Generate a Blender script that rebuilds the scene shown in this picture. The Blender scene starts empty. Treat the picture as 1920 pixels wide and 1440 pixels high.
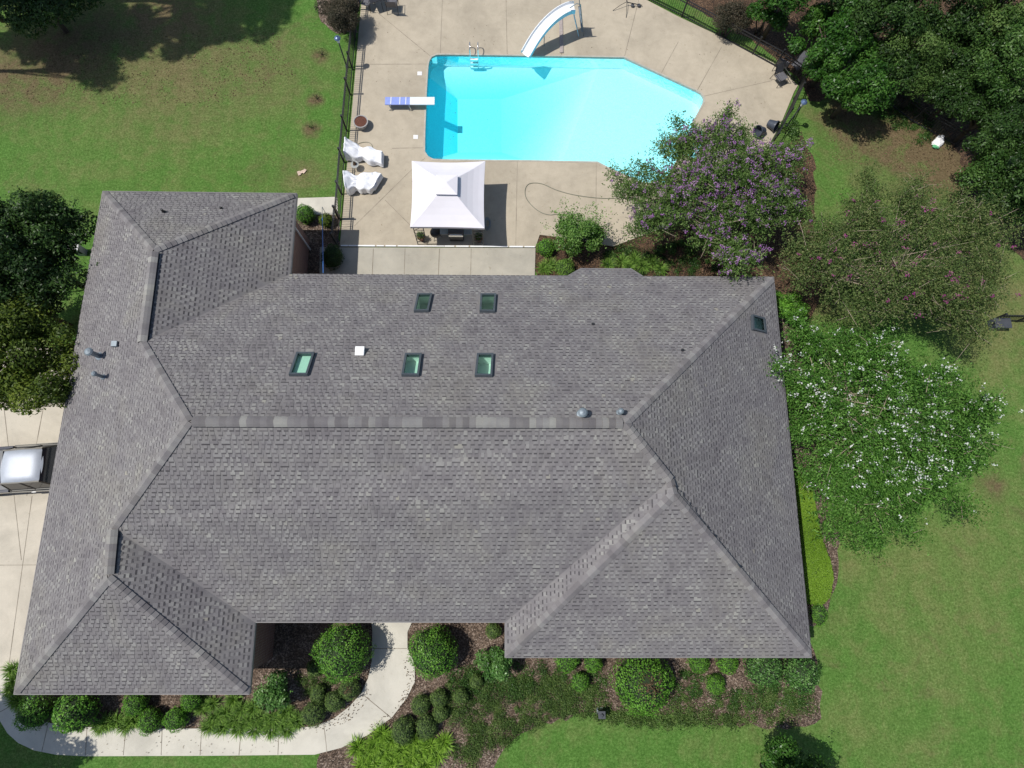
import bpy, bmesh, math, random
import numpy as np
from mathutils import Vector, Matrix, geometry, noise as mnoise

# ------------------------------------------------------------------ camera / light
CAMH = 25.3
FPX = 1117.926
R = np.array([[0.9997022812, -0.0038949040, -0.0240868969],
              [-0.0015705109, 0.9748585186, -0.2228192141],
              [0.0243491772, 0.2227907054, 0.9745621680]])
CP = np.array([0.0, 0.0, CAMH])
scene = bpy.context.scene
col = scene.collection
cam_d = bpy.data.cameras.new('camera')
cam_d.sensor_width = 36.0
cam_d.lens = FPX / 1920 * 36.0
cam_d.clip_start = 0.1
cam_d.clip_end = 2000
cam = bpy.data.objects.new('camera', cam_d)
col.objects.link(cam)
M4 = Matrix([list(R[0]) + [0], list(R[1]) + [0], list(R[2]) + [CAMH], [0, 0, 0, 1]])
cam.matrix_world = M4
scene.camera = cam

SUN_EL, SUN_AZ = math.radians(61), math.radians(2)     # light travels towards +X
w = bpy.data.worlds.new('World')
scene.world = w
w.use_nodes = True
nt = w.node_tree
bg = nt.nodes['Background']
sky = nt.nodes.new('ShaderNodeTexSky')
sky.sky_type = 'NISHITA'
sky.sun_disc = False
sky.sun_elevation = SUN_EL
sky.sun_rotation = math.radians(270)
sky.dust_density = 1.0
nt.links.new(sky.outputs[0], bg.inputs[0])
bg.inputs[1].default_value = 0.10
sun_d = bpy.data.lights.new('sun', 'SUN')
sun_d.energy = 4.3
sun_d.angle = math.radians(0.5)
sun_d.color = (1.0, 0.965, 0.91)
sun = bpy.data.objects.new('sun', sun_d)
col.objects.link(sun)
sdir = Vector((math.cos(SUN_EL) * math.cos(SUN_AZ), math.cos(SUN_EL) * math.sin(SUN_AZ), -math.sin(SUN_EL)))
sun.rotation_euler = sdir.to_track_quat('-Z', 'Y').to_euler()
sun.location = (-20, 0, 40)
scene.view_settings.view_transform = 'Standard'
scene.view_settings.look = 'None'
scene.view_settings.exposure = 0.0
scene.view_settings.gamma = 1.0
scene.cycles.max_bounces = 8
scene.cycles.transparent_max_bounces = 16


def g(x, y, z=0.0):
    """where the picture point (x, y) meets the horizontal plane at height z"""
    d = R @ np.array([(x - 960) / FPX, -(y - 720) / FPX, -1.0])
    t = (z - CAMH) / d[2]
    p = CP + t * d
    return (float(p[0]), float(p[1]), float(z))


# ------------------------------------------------------------------ helpers
def tag(o, label=None, cat=None, group=None, kind=None):
    if label: o['label'] = label
    if cat: o['category'] = cat
    if group: o['group'] = group
    if kind: o['kind'] = kind
    return o


def thing(name, label, cat, loc=(0, 0, 0), group=None):
    o = bpy.data.objects.new(name, None)
    o.empty_display_size = 0.2
    col.objects.link(o)
    o.location = loc
    return tag(o, label, cat, group)


class MB:
    def __init__(self):
        self.v = []; self.f = []; self.m = []; self.uv = None

    def poly(self, pts, m=0):
        b = len(self.v); self.v += [tuple(p) for p in pts]
        self.f.append(tuple(range(b, b + len(pts)))); self.m.append(m); return self

    def box(self, c, s, rz=0.0, m=0, ax=None):
        hx, hy, hz = s[0] / 2, s[1] / 2, s[2] / 2
        if ax is None:
            ca, sa = math.cos(rz), math.sin(rz)
            X = Vector((ca, sa, 0)); Y = Vector((-sa, ca, 0)); Z = Vector((0, 0, 1))
        else:
            X, Y, Z = [Vector(a).normalized() for a in ax]
        c = Vector(c); b = len(self.v)
        for dz in (-1, 1):
            for dx, dy in ((-1, -1), (1, -1), (1, 1), (-1, 1)):
                self.v.append(tuple(c + X * hx * dx + Y * hy * dy + Z * hz * dz))
        for q in ((3, 2, 1, 0), (4, 5, 6, 7), (0, 1, 5, 4), (1, 2, 6, 5), (2, 3, 7, 6), (3, 0, 4, 7)):
            self.f.append(tuple(b + i for i in q)); self.m.append(m)
        return self

    def bar(self, a, b_, wd, th, m=0, up=(0, 0, 1)):
        a = Vector(a); b_ = Vector(b_); d = b_ - a
        if d.length < 1e-6: return self
        X = d.normalized(); U = Vector(up)
        Y = U.cross(X)
        if Y.length < 1e-4: Y = Vector((1, 0, 0)).cross(X)
        Y.normalize(); Z = X.cross(Y)
        return self.box((a + b_) / 2, (d.length, wd, th), m=m, ax=(X, Y, Z))

    def prism(self, pts, z0, z1, m=0, mside=None, bottom=False):
        """plan polygon extruded from z0 to z1 (pts xy, any winding)"""
        P = [Vector((p[0], p[1], 0)) for p in pts]
        area = sum(P[i].x * P[(i + 1) % len(P)].y - P[(i + 1) % len(P)].x * P[i].y for i in range(len(P)))
        if area < 0: P.reverse()
        n = len(P); b = len(self.v)
        self.v += [(p.x, p.y, z1) for p in P] + [(p.x, p.y, z0) for p in P]
        for t in geometry.tessellate_polygon([P]):
            a_, b2, c_ = [P[i] for i in t]
            cr = (b2 - a_).cross(c_ - a_).z
            t = t if cr > 0 else (t[0], t[2], t[1])
            self.f.append(tuple(b + i for i in t)); self.m.append(m)
        for i in range(n):
            j = (i + 1) % n
            self.f.append((b + i, b + n + i, b + n + j, b + j)); self.m.append(m if mside is None else mside)
        if bottom:
            self.f.append(tuple(b + n + i for i in range(n))[::-1]); self.m.append(m)
        return self

    def tube(self, pts, r, n=8, m=0, cap=True):
        pts = [Vector(p) for p in pts]; k = len(pts)
        rs = r if isinstance(r, (list, tuple)) else [r] * k
        b = len(self.v); X = None
        for i, p in enumerate(pts):
            d = (pts[min(i + 1, k - 1)] - pts[max(i - 1, 0)]).normalized()
            if X is None:
                X = d.orthogonal().normalized()
            X = (X - d * X.dot(d)).normalized(); Y = d.cross(X)
            for j in range(n):
                a = 2 * math.pi * j / n
                self.v.append(tuple(p + (X * math.cos(a) + Y * math.sin(a)) * rs[i]))
        for i in range(k - 1):
            for j in range(n):
                j2 = (j + 1) % n
                self.f.append((b + i * n + j, b + i * n + j2, b + (i + 1) * n + j2, b + (i + 1) * n + j)); self.m.append(m)
        if cap:
            self.f.append(tuple(b + j for j in range(n))[::-1]); self.m.append(m)
            self.f.append(tuple(b + (k - 1) * n + j for j in range(n))); self.m.append(m)
        return self

    def lathe(self, c, prof, n=20, m=0, sx=1.0, sy=1.0, axm=None):
        """prof: list of (r, z) from bottom to top"""
        b = len(self.v); c = Vector(c)
        for r, z in prof:
            for j in range(n):
                a = 2 * math.pi * j / n
                p = Vector((r * math.cos(a) * sx, r * math.sin(a) * sy, z))
                if axm is not None: p = axm @ p
                self.v.append(tuple(c + p))
        for i in range(len(prof) - 1):
            for j in range(n):
                j2 = (j + 1) % n
                self.f.append((b + i * n + j, b + i * n + j2, b + (i + 1) * n + j2, b + (i + 1) * n + j)); self.m.append(m)
        self.f.append(tuple(b + j for j in range(n))[::-1]); self.m.append(m)
        self.f.append(tuple(b + (len(prof) - 1) * n + j for j in range(n))); self.m.append(m)
        return self

    def build(self, name, mats, parent=None, smooth=False, bevel=0.0, org=None, label=None):
        if not isinstance(mats, (list, tuple)): mats = [mats]
        if org is None:
            org = Vector((0, 0, 0)); q = parent
            while q is not None:
                org = org + Vector(q.location); q = q.parent
        me = bpy.data.meshes.new(name)
        ox, oy, oz = org
        me.from_pydata([(x - ox, y - oy, z - oz) for x, y, z in self.v], [], self.f)
        for m in mats: me.materials.append(m)
        me.polygons.foreach_set('material_index', self.m)
        if smooth: me.polygons.foreach_set('use_smooth', [True] * len(self.f))
        me.update()
        o = bpy.data.objects.new(name, me)
        col.objects.link(o)
        if parent is not None: o.parent = parent
        else: o.location = org
        if bevel:
            bm_ = o.modifiers.new('bevel', 'BEVEL'); bm_.width = bevel; bm_.segments = 2; bm_.limit_method = 'ANGLE'
        if label: o['label'] = label
        return o


# ------------------------------------------------------------------ materials
def newmat(name):
    m = bpy.data.materials.new(name); m.use_nodes = True
    return m, m.node_tree, m.node_tree.nodes, m.node_tree.links, m.node_tree.nodes['Principled BSDF']


def noise(N, L, scale, detail=4, rough=0.55, vec=None, dist=0.0):
    n = N.new('ShaderNodeTexNoise'); n.inputs['Scale'].default_value = scale
    n.inputs['Detail'].default_value = detail; n.inputs['Roughness'].default_value = rough
    n.inputs['Distortion'].default_value = dist
    if vec is not None: L.new(vec, n.inputs['Vector'])
    return n


def ramp(N, L, src, stops):
    r = N.new('ShaderNodeValToRGB'); e = r.color_ramp.elements
    while len(e) < len(stops): e.new(0.5)
    for i, (p, c) in enumerate(stops):
        e[i].position = p; e[i].color = (*c, 1)
    L.new(src, r.inputs[0]); return r


def mix(N, L, a, b, fac=0.5, mode='MIX'):
    n = N.new('ShaderNodeMix'); n.data_type = 'RGBA'; n.blend_type = mode
    if isinstance(fac, float) or isinstance(fac, int): n.inputs[0].default_value = fac
    else: L.new(fac, n.inputs[0])
    for s, i in ((a, 6), (b, 7)):
        if isinstance(s, tuple): n.inputs[i].default_value = (*s, 1)
        else: L.new(s, n.inputs[i])
    return n.outputs[2]


def bump(N, L, P, src, st=0.3, dist=0.02):
    b = N.new('ShaderNodeBump'); b.inputs['Strength'].default_value = st; b.inputs['Distance'].default_value = dist
    L.new(src, b.inputs['Height']); L.new(b.outputs[0], P.inputs['Normal'])


def objcoord(N):
    return N.new('ShaderNodeTexCoord').outputs['Object']


def plain(name, c, rough=0.6, metal=0.0, var=0.12, scale=6.0, coat=0.0, bmp=0.0):
    m, t, N, L, P = newmat(name)
    o = objcoord(N)
    n = noise(N, L, scale, 5, 0.6, o)
    lo = tuple(max(0, x * (1 - var)) for x in c); hi = tuple(min(1, x * (1 + var)) for x in c)
    r = ramp(N, L, n.outputs[0], [(0.3, lo), (0.7, hi)])
    L.new(r.outputs[0], P.inputs['Base Color'])
    P.inputs['Roughness'].default_value = rough; P.inputs['Metallic'].default_value = metal
    P.inputs['Coat Weight'].default_value = coat
    if bmp:
        n2 = noise(N, L, scale * 8, 4, 0.6, o); bump(N, L, P, n2.outputs[0], bmp, 0.01)
    return m


BRIGHT = {'lilac_petals': 0.95, 'magenta_petals': 0.8, 'white_petals': 1.0, 'fallen_leaves': 1.0, 'dark_evergreen_leaves': 1.05, 'magnolia_leaves': 1.15, 'loose_bush_leaves': 1.0, 'crape_leaves': 1.55, 'holly_leaves': 2.6, 'boxwood_leaves': 1.75, 'dull_boxwood_leaves': 1.6, 'camellia_leaves': 1.6, 'border_grass_blades': 1.5, 'crape_brownish_leaves': 1.2, 'bright_hedge_leaves': 1.15}


def leafmat(name, cs, rough=0.5, trans=0.25, spec=0.4):
    """cs: dark, mid, light colours picked by each leaf's own random number"""
    m, t, N, L, P = newmat(name)
    a = N.new('ShaderNodeAttribute'); a.attribute_name = 'rnd'
    cs = [tuple(min(0.9, x * BRIGHT.get(name, 1.35)) for x in c) for c in cs]
    r = ramp(N, L, a.outputs['Fac'], [(0.0, cs[0]), (0.5, cs[1]), (1.0, cs[2])])
    L.new(r.outputs[0], P.inputs['Base Color'])
    P.inputs['Roughness'].default_value = rough
    P.inputs['Specular IOR Level'].default_value = spec * 0.4
    tr = N.new('ShaderNodeBsdfTranslucent')
    tc = mix(N, L, r.outputs[0], (0.9, 1.0, 0.35), 1.0, 'MULTIPLY')
    L.new(tc, tr.inputs[0])
    ms = N.new('ShaderNodeMixShader'); ms.inputs[0].default_value = trans
    L.new(P.outputs[0], ms.inputs[1]); L.new(tr.outputs[0], ms.inputs[2])
    L.new(ms.outputs[0], N['Material Output'].inputs[0])
    return m


# lawn: greens, dry tan patches, fine blade mottle
def lawn_mat():
    m, t, N, L, P = newmat('lawn_grass')
    o = objcoord(N)
    big = noise(N, L, 0.16, 4, 0.6, o, 0.6)
    med = noise(N, L, 1.1, 5, 0.65, o, 0.4)
    fine = noise(N, L, 11, 6, 0.8, o)
    vf = noise(N, L, 34, 4, 0.85, o)
    green = ramp(N, L, fine.outputs[0], [(0.30, (0.031, 0.080, 0.010)), (0.5, (0.078, 0.176, 0.030)), (0.72, (0.162, 0.298, 0.074))])
    warm = ramp(N, L, fine.outputs[0], [(0.30, (0.078, 0.088, 0.026)), (0.5, (0.175, 0.185, 0.066)), (0.72, (0.30, 0.285, 0.140))])
    brown = ramp(N, L, fine.outputs[0], [(0.3, (0.07, 0.05, 0.026)), (0.55, (0.155, 0.118, 0.062)), (0.75, (0.27, 0.21, 0.13))])
    f1 = ramp(N, L, med.outputs[0], [(0.46, (0, 0, 0)), (0.74, (0.5, 0.5, 0.5))])
    f2 = ramp(N, L, big.outputs[0], [(0.52, (0, 0, 0)), (0.74, (0.5, 0.5, 0.5))])
    c = mix(N, L, green.outputs[0], warm.outputs[0], f1.outputs[0])
    c = mix(N, L, c, warm.outputs[0], f2.outputs[0])
    f3 = ramp(N, L, noise(N, L, 0.55, 5, 0.7, o, 0.8).outputs[0], [(0.56, (0, 0, 0)), (0.72, (0.5, 0.5, 0.5))])
    c = mix(N, L, c, brown.outputs[0], f3.outputs[0])
    # worn, dry patches at given spots of this lawn
    for (px, py, rad, st, mul) in PATCHES:
        x, y, z = g(px, py)
        vm = N.new('ShaderNodeVectorMath'); vm.operation = 'DISTANCE'
        L.new(o, vm.inputs[0]); vm.inputs[1].default_value = (x, y, 0)
        mr = N.new('ShaderNodeMapRange'); mr.inputs[1].default_value = 0; mr.inputs[2].default_value = rad
        mr.inputs[3].default_value = 1; mr.inputs[4].default_value = 0
        L.new(vm.outputs['Value'], mr.inputs[0])
        ad = N.new('ShaderNodeMath'); ad.operation = 'MULTIPLY_ADD'; ad.use_clamp = True
        L.new(med.outputs[0], ad.inputs[0]); ad.inputs[1].default_value = 1.6; ad.inputs[2].default_value = -0.35
        mu = N.new('ShaderNodeMath'); mu.operation = 'MULTIPLY'; mu.use_clamp = True
        L.new(ad.outputs[0], mu.inputs[0]); L.new(mr.outputs[0], mu.inputs[1])
        mu2 = N.new('ShaderNodeMath'); mu2.operation = 'MULTIPLY'; mu2.use_clamp = True
        L.new(mu.outputs[0], mu2.inputs[0]); mu2.inputs[1].default_value = st
        c = mix(N, L, c, brown.outputs[0] if mul == 0 else warm.outputs[0], mu2.outputs[0])
    r2 = ramp(N, L, vf.outputs[0], [(0.3, (0.55, 0.55, 0.55)), (0.7, (1.4, 1.4, 1.4))])
    c = mix(N, L, c, r2.outputs[0], 1.0, 'MULTIPLY')
    wv = N.new('ShaderNodeTexWave'); wv.inputs['Scale'].default_value = 0.28; wv.inputs['Distortion'].default_value = 1.2; wv.inputs['Detail'].default_value = 2
    L.new(o, wv.inputs[0]); r5 = ramp(N, L, wv.outputs[0], [(0.3, (0.97, 0.975, 0.97)), (0.7, (1.025, 1.02, 1.03))])
    c = mix(N, L, c, r5.outputs[0], 1.0, 'MULTIPLY')
    cl = noise(N, L, 4.0, 4, 0.7, o); r6 = ramp(N, L, cl.outputs[0], [(0.3, (0.80, 0.84, 0.78)), (0.7, (1.18, 1.14, 1.2))])
    c = mix(N, L, c, r6.outputs[0], 1.0, 'MULTIPLY')
    L.new(c, P.inputs['Base Color']); P.inputs['Roughness'].default_value = 0.9
    P.inputs['Specular IOR Level'].default_value = 0.15
    ad2 = N.new('ShaderNodeMath'); ad2.operation = 'ADD'
    L.new(fine.outputs[0], ad2.inputs[0]); L.new(vf.outputs[0], ad2.inputs[1])
    bump(N, L, P, ad2.outputs[0], 0.6, 0.04)
    return m


PATCHES = [(120, 100, 4.2, 2.4, 0), (330, 150, 4.6, 1.7, 0), (500, 130, 3.6, 1.0, 0), (20, 150, 3.5, 1.9, 0), (300, 30, 5, 2.2, 0), (560, 330, 1.6, 1.4, 0), (330, 190, 6, .9, 1), (120, 300, 4, .5, 1),
           (600, 105, 0.55, 3.5, 0), (592, 190, 0.55, 3.5, 0), (586, 243, 0.6, 3.0, 0), (560, 350, 1.6, 1.0, 1), (480, 325, 0.8, 1.0, 0),
           (1700, 270, 4.0, 2.4, 0), (1790, 300, 3.2, 4.5, 0), (1700, 1250, 8, .3, 1), (1850, 1000, 7, .5, 1), (1600, 225, 3.0, 2.4, 0), (1850, 560, 4, 1.6, 0), (1730, 180, 2.4, 3.0, 0), (1500, 350, 2.0, 0.8, 0), (1540, 560, 2.0, 1.5, 0),
           (1860, 560, 3.5, 1.4, 1), (1860, 910, 0.9, 2.0, 0), (1590, 1045, 1.3, 1.6, 1), (1700, 1060, 1.6, 0.8, 1), (1880, 700, 2.5, 1.3, 1),
           (1660, 1160, 1.0, 0.8, 1), (1560, 900, 0.8, 1.8, 0), (1450, 1370, 1.5, .7, 1), (1745, 1400, 1, .8, 1)]


def concrete_mat(name, base, dark, stain=0.5):
    m, t, N, L, P = newmat(name)
    o = objcoord(N)
    a = noise(N, L, 0.35, 5, 0.65, o, 0.5); b = noise(N, L, 2.2, 6, 0.7, o, 0.3); c = noise(N, L, 60, 3, 0.7, o)
    r1 = ramp(N, L, b.outputs[0], [(0.3, dark), (0.62, base)])
    r2 = ramp(N, L, a.outputs[0], [(0.38, tuple(x * 0.70 for x in base)), (0.58, base)])
    cc = mix(N, L, r1.outputs[0], r2.outputs[0], 1 - stain)
    r3 = ramp(N, L, c.outputs[0], [(0.3, (0.9, 0.9, 0.9)), (0.7, (1.06, 1.06, 1.06))])
    cc = mix(N, L, cc, r3.outputs[0], 1.0, 'MULTIPLY')
    sp = noise(N, L, 7.0, 2, 0.5, o)
    r4 = ramp(N, L, sp.outputs[0], [(0.68, (1, 1, 1)), (0.78, (0.82, 0.80, 0.76))])
    cc = mix(N, L, cc, r4.outputs[0], 1.0, 'MULTIPLY')
    L.new(cc, P.inputs['Base Color']); P.inputs['Roughness'].default_value = 0.85
    P.inputs['Specular IOR Level'].default_value = 0.25
    bump(N, L, P, c.outputs[0], 0.15, 0.005)
    return m


def mulch_mat(name, cs):
    m, t, N, L, P = newmat(name)
    o = objcoord(N)
    v = N.new('ShaderNodeTexVoronoi'); v.inputs['Scale'].default_value = 26; L.new(o, v.inputs[0])
    n = noise(N, L, 1.2, 4, 0.6, o); n2 = noise(N, L, 40, 4, 0.7, o)
    sep = N.new('ShaderNodeSeparateColor'); L.new(v.outputs['Color'], sep.inputs[0])
    r = ramp(N, L, sep.outputs[0], [(0.0, cs[0]), (0.45, cs[1]), (0.8, cs[2]), (1.0, cs[3])])
    r2 = ramp(N, L, n.outputs[0], [(0.35, (0.65, 0.6, 0.55)), (0.65, (1.1, 1.1, 1.1))])
    c = mix(N, L, r.outputs[0], r2.outputs[0], 1.0, 'MULTIPLY')
    L.new(c, P.inputs['Base Color']); P.inputs['Roughness'].default_value = 0.95
    ad = N.new('ShaderNodeMath'); ad.operation = 'ADD'; L.new(sep.outputs[1], ad.inputs[0]); L.new(n2.outputs[0], ad.inputs[1])
    bump(N, L, P, ad.outputs[0], 0.9, 0.05)
    return m


def shingle_mat(name, tab):
    """laminated asphalt shingle; every tab carries its own random tone in 'rnd'"""
    m, t, N, L, P = newmat(name)
    o = objcoord(N)
    a = N.new('ShaderNodeAttribute'); a.attribute_name = 'rnd'
    if tab:
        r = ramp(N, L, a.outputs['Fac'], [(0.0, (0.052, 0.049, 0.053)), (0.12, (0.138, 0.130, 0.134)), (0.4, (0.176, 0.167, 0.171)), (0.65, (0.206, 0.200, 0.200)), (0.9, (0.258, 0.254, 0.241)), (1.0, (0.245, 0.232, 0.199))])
    else:
        r = ramp(N, L, a.outputs['Fac'], [(0.0, (0.129, 0.123, 0.126)), (0.5, (0.170, 0.162, 0.165)), (1.0, (0.206, 0.200, 0.199))])
    big = noise(N, L, 0.45, 4, 0.6, o, 0.5)
    r2 = ramp(N, L, big.outputs[0], [(0.3, (0.90, 0.89, 0.91)), (0.5, (1, 1, 1)), (0.7, (1.08, 1.08, 1.0))])
    med = noise(N, L, 2.6, 3, 0.5, o)
    r3 = ramp(N, L, med.outputs[0], [(0.3, (0.88, 0.87, 0.89)), (0.7, (1.1, 1.1, 1.08))])
    gr = noise(N, L, 160, 2, 0.7, o)
    r4 = ramp(N, L, gr.outputs[0], [(0.3, (0.8, 0.8, 0.8)), (0.7, (1.2, 1.2, 1.2))])
    c = mix(N, L, r.outputs[0], r2.outputs[0], 1.0, 'MULTIPLY')
    c = mix(N, L, c, r3.outputs[0], 1.0, 'MULTIPLY')
    c = mix(N, L, c, r4.outputs[0], 1.0, 'MULTIPLY')
    c = mix(N, L, c, (1.06, 1.055, 1.04), 1.0, 'MULTIPLY')
    L.new(c, P.inputs['Base Color']); P.inputs['Roughness'].default_value = 0.85
    P.inputs['Specular IOR Level'].default_value = 0.35
    bump(N, L, P, gr.outputs[0], 0.3, 0.004)
    return m


def brick_mat():
    m, t, N, L, P = newmat('red_brick')
    uv = N.new('ShaderNodeTexCoord')
    b = N.new('ShaderNodeTexBrick'); b.inputs['Scale'].default_value = 1.0
    b.inputs['Brick Width'].default_value = 0.2; b.inputs['Row Height'].default_value = 0.075; b.inputs['Mortar Size'].default_value = 0.008
    b.inputs['Color1'].default_value = (0.20, 0.075, 0.05, 1); b.inputs['Color2'].default_value = (0.30, 0.13, 0.09, 1); b.inputs['Mortar'].default_value = (0.38, 0.35, 0.31, 1)
    L.new(uv.outputs['UV'], b.inputs['Vector']); L.new(b.outputs[0], P.inputs['Base Color']); P.inputs['Roughness'].default_value = 0.9
    bump(N, L, P, b.outputs['Fac'], -0.4, 0.01)
    return m


def liner_mat():
    m, t, N, L, P = newmat('pool_liner')
    o = objcoord(N)
    n = noise(N, L, 14, 5, 0.75, o, 1.5)
    r = ramp(N, L, n.outputs[0], [(0.38, (0.60, 0.82, 0.88)), (0.62, (0.78, 0.92, 0.95))])
    L.new(r.outputs[0], P.inputs['Base Color']); P.inputs['Roughness'].default_value = 0.6
    return m


def wall_liner_mat():
    return plain('pool_wall_liner', (0.24, 0.85, 0.98), 0.6, var=0.05, scale=12)


def water_mat():
    m, t, N, L, P = newmat('pool_water')
    N.remove(P)
    o = objcoord(N)
    tr = N.new('ShaderNodeBsdfTransparent'); gl = N.new('ShaderNodeBsdfGlossy'); gl.inputs['Roughness'].default_value = 0.03
    fr = N.new('ShaderNodeFresnel'); fr.inputs['IOR'].default_value = 1.33
    n = noise(N, L, 3.0, 4, 0.6, o, 0.5)
    b = N.new('ShaderNodeBump'); b.inputs['Strength'].default_value = 0.25; b.inputs['Distance'].default_value = 0.02
    L.new(n.outputs[0], b.inputs['Height']); L.new(b.outputs[0], gl.inputs['Normal']); L.new(b.outputs[0], fr.inputs['Normal'])
    ms = N.new('ShaderNodeMixShader'); L.new(fr.outputs[0], ms.inputs[0]); L.new(tr.outputs[0], ms.inputs[1]); L.new(gl.outputs[0], ms.inputs[2])
    va = N.new('ShaderNodeVolumeAbsorption'); va.inputs['Color'].default_value = (0.58, 0.982, 0.998, 1); va.inputs['Density'].default_value = 1.0
    L.new(ms.outputs[0], N['Material Output'].inputs[0]); L.new(va.outputs[0], N['Material Output'].inputs[1])
    return m


def glass_mat():
    m, t, N, L, P = newmat('green_glass')
    N.remove(P)
    tr = N.new('ShaderNodeBsdfTransparent'); tr.inputs[0].default_value = (0.63, 0.86, 0.76, 1)
    gl = N.new('ShaderNodeBsdfGlossy'); gl.inputs['Roughness'].default_value = 0.02; gl.inputs[0].default_value = (0.8, 1, 0.95, 1)
    lw = N.new('ShaderNodeFresnel'); lw.inputs['IOR'].default_value = 1.3
    ms = N.new('ShaderNodeMixShader'); L.new(lw.outputs[0], ms.inputs[0]); L.new(tr.outputs[0], ms.inputs[1]); L.new(gl.outputs[0], ms.inputs[2])
    L.new(ms.outputs[0], N['Material Output'].inputs[0])
    return m


MT = {}
MT['lawn'] = lawn_mat()
MT['deck'] = concrete_mat('deck_concrete', (0.47, 0.41, 0.315), (0.36, 0.31, 0.235), 0.5)
MT['patio'] = concrete_mat('patio_concrete', (0.44, 0.41, 0.34), (0.35, 0.33, 0.28), 0.5)
MT['walk'] = concrete_mat('walk_concrete', (0.58, 0.55, 0.47), (0.50, 0.47, 0.40), 0.4)
MT['drive'] = concrete_mat('drive_concrete', (0.56, 0.51, 0.42), (0.47, 0.43, 0.35), 0.4)
MT['joint'] = plain('joint_dark', (0.21, 0.18, 0.14), 0.9, var=0.4, scale=3)
MT['mulch'] = mulch_mat('bark_mulch', [(0.050, 0.034, 0.024), (0.135, 0.095, 0.068), (0.24, 0.175, 0.130), (0.42, 0.34, 0.28)])
MT['litter'] = mulch_mat('leaf_litter', [(0.03, 0.02, 0.012), (0.085, 0.050, 0.028), (0.15, 0.085, 0.045), (0.24, 0.15, 0.09)])
MT['shin'] = shingle_mat('shingle_base', False)
MT['tab'] = shingle_mat('shingle_tab', True)
MT['cap'] = shingle_mat('shingle_cap', True)
MT['brick'] = brick_mat()
MT['liner'] = liner_mat()
MT['water'] = water_mat()
MT['glass'] = glass_mat()
MT['gutter'] = plain('gutter_paint', (0.26, 0.25, 0.25), 0.5, var=0.08)
MT['white'] = plain('white_paint', (0.78, 0.78, 0.77), 0.5, var=0.04)
MT['drywall'] = plain('shaft_paint', (0.80, 0.80, 0.78), 0.8, var=0.03)
MT['black'] = plain('black_metal', (0.018, 0.019, 0.022), 0.45, var=0.2)
MT['dkgrey'] = plain('dark_grey', (0.06, 0.065, 0.075), 0.5, var=0.15)
MT['frame'] = plain('skylight_frame', (0.085, 0.10, 0.115), 0.45, 0.3, var=0.1)
MT['galv'] = plain('galvanised_metal', (0.22, 0.26, 0.29), 0.55, 0.3, var=0.12)
MT['chrome'] = plain('chrome', (0.75, 0.76, 0.78), 0.15, 1.0, var=0.03)
MT['canvas'] = plain('canopy_canvas', (0.74, 0.72, 0.76), 0.8, var=0.03, scale=1.5)
MT['sheet'] = plain('white_sheet', (0.84, 0.85, 0.88), 0.6, var=0.04, scale=3)
MT['slide'] = plain('white_fibreglass', (0.80, 0.82, 0.84), 0.3, var=0.02)
MT['slideside'] = plain('pale_blue_fibreglass', (0.35, 0.62, 0.78), 0.35, var=0.04)
MT['bluepad'] = plain('blue_board_pad', (0.24, 0.31, 0.66), 0.6, var=0.1, scale=9)
MT['whitepad'] = plain('white_board_tread', (0.70, 0.76, 0.80), 0.6, var=0.06, scale=20)
MT['bluepole'] = plain('blue_pole', (0.05, 0.16, 0.45), 0.4, var=0.1)
MT['soil'] = plain('potting_soil', (0.11, 0.042, 0.026), 0.95, var=0.5, scale=25, bmp=0.8)
MT['potrim'] = plain('grey_pot', (0.33, 0.32, 0.31), 0.7, var=0.15)
MT['darkpot'] = plain('charcoal_pot', (0.050, 0.060, 0.080), 0.45, var=0.15)
MT['terra'] = plain('terracotta', (0.22, 0.09, 0.055), 0.8, var=0.2)
MT['hose'] = plain('grey_green_hose', (0.15, 0.16, 0.12), 0.5, var=0.1)
MT['bark'] = plain('tree_bark', (0.075, 0.058, 0.043), 0.9, var=0.35, scale=8, bmp=0.6)
MT['palebark'] = plain('pale_bark', (0.36, 0.29, 0.22), 0.8, var=0.25, scale=6, bmp=0.3)
MT['twig'] = plain('inner_twigs', (0.035, 0.030, 0.018), 0.95, var=0.4, scale=12)
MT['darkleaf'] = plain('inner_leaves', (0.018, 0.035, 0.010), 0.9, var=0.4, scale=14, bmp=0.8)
MT['wood'] = plain('weathered_plank', (0.34, 0.29, 0.27), 0.8, var=0.2, scale=10)
MT['truck'] = plain('dark_truck_paint', (0.028, 0.032, 0.045), 0.15, 0.2, var=0.1, coat=1.0)
MT['roofglare'] = plain('roof_glare_paint', (0.40, 0.43, 0.48), 0.5, 0.15, var=0.05, coat=0.15)  # pale colour stands in for sun and sky glare on the dark roof
MT['trim'] = plain('tan_trim_paint', (0.055, 0.052, 0.042), 0.5, 0.1, var=0.1, coat=0.1)
MT['wglass'] = plain('window_glass', (0.012, 0.015, 0.022), 0.05, 0.0, var=0.1)
MT['rubber'] = plain('tyre_rubber', (0.02, 0.02, 0.02), 0.8, var=0.2)
MT['greenplastic'] = plain('green_plastic', (0.12, 0.42, 0.20), 0.4, var=0.1)
MT['mesh'] = plain('grey_sling_fabric', (0.11, 0.11, 0.125), 0.7, var=0.2)
MT['paper'] = plain('pale_cardboard', (0.55, 0.42, 0.33), 0.8, var=0.3, scale=9)
MT['dead'] = plain('dead_leaves', (0.13, 0.085, 0.05), 0.9, var=0.5, scale=30)
MT['soffit'] = plain('soffit_paint', (0.55, 0.53, 0.50), 0.7, var=0.05)

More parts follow.
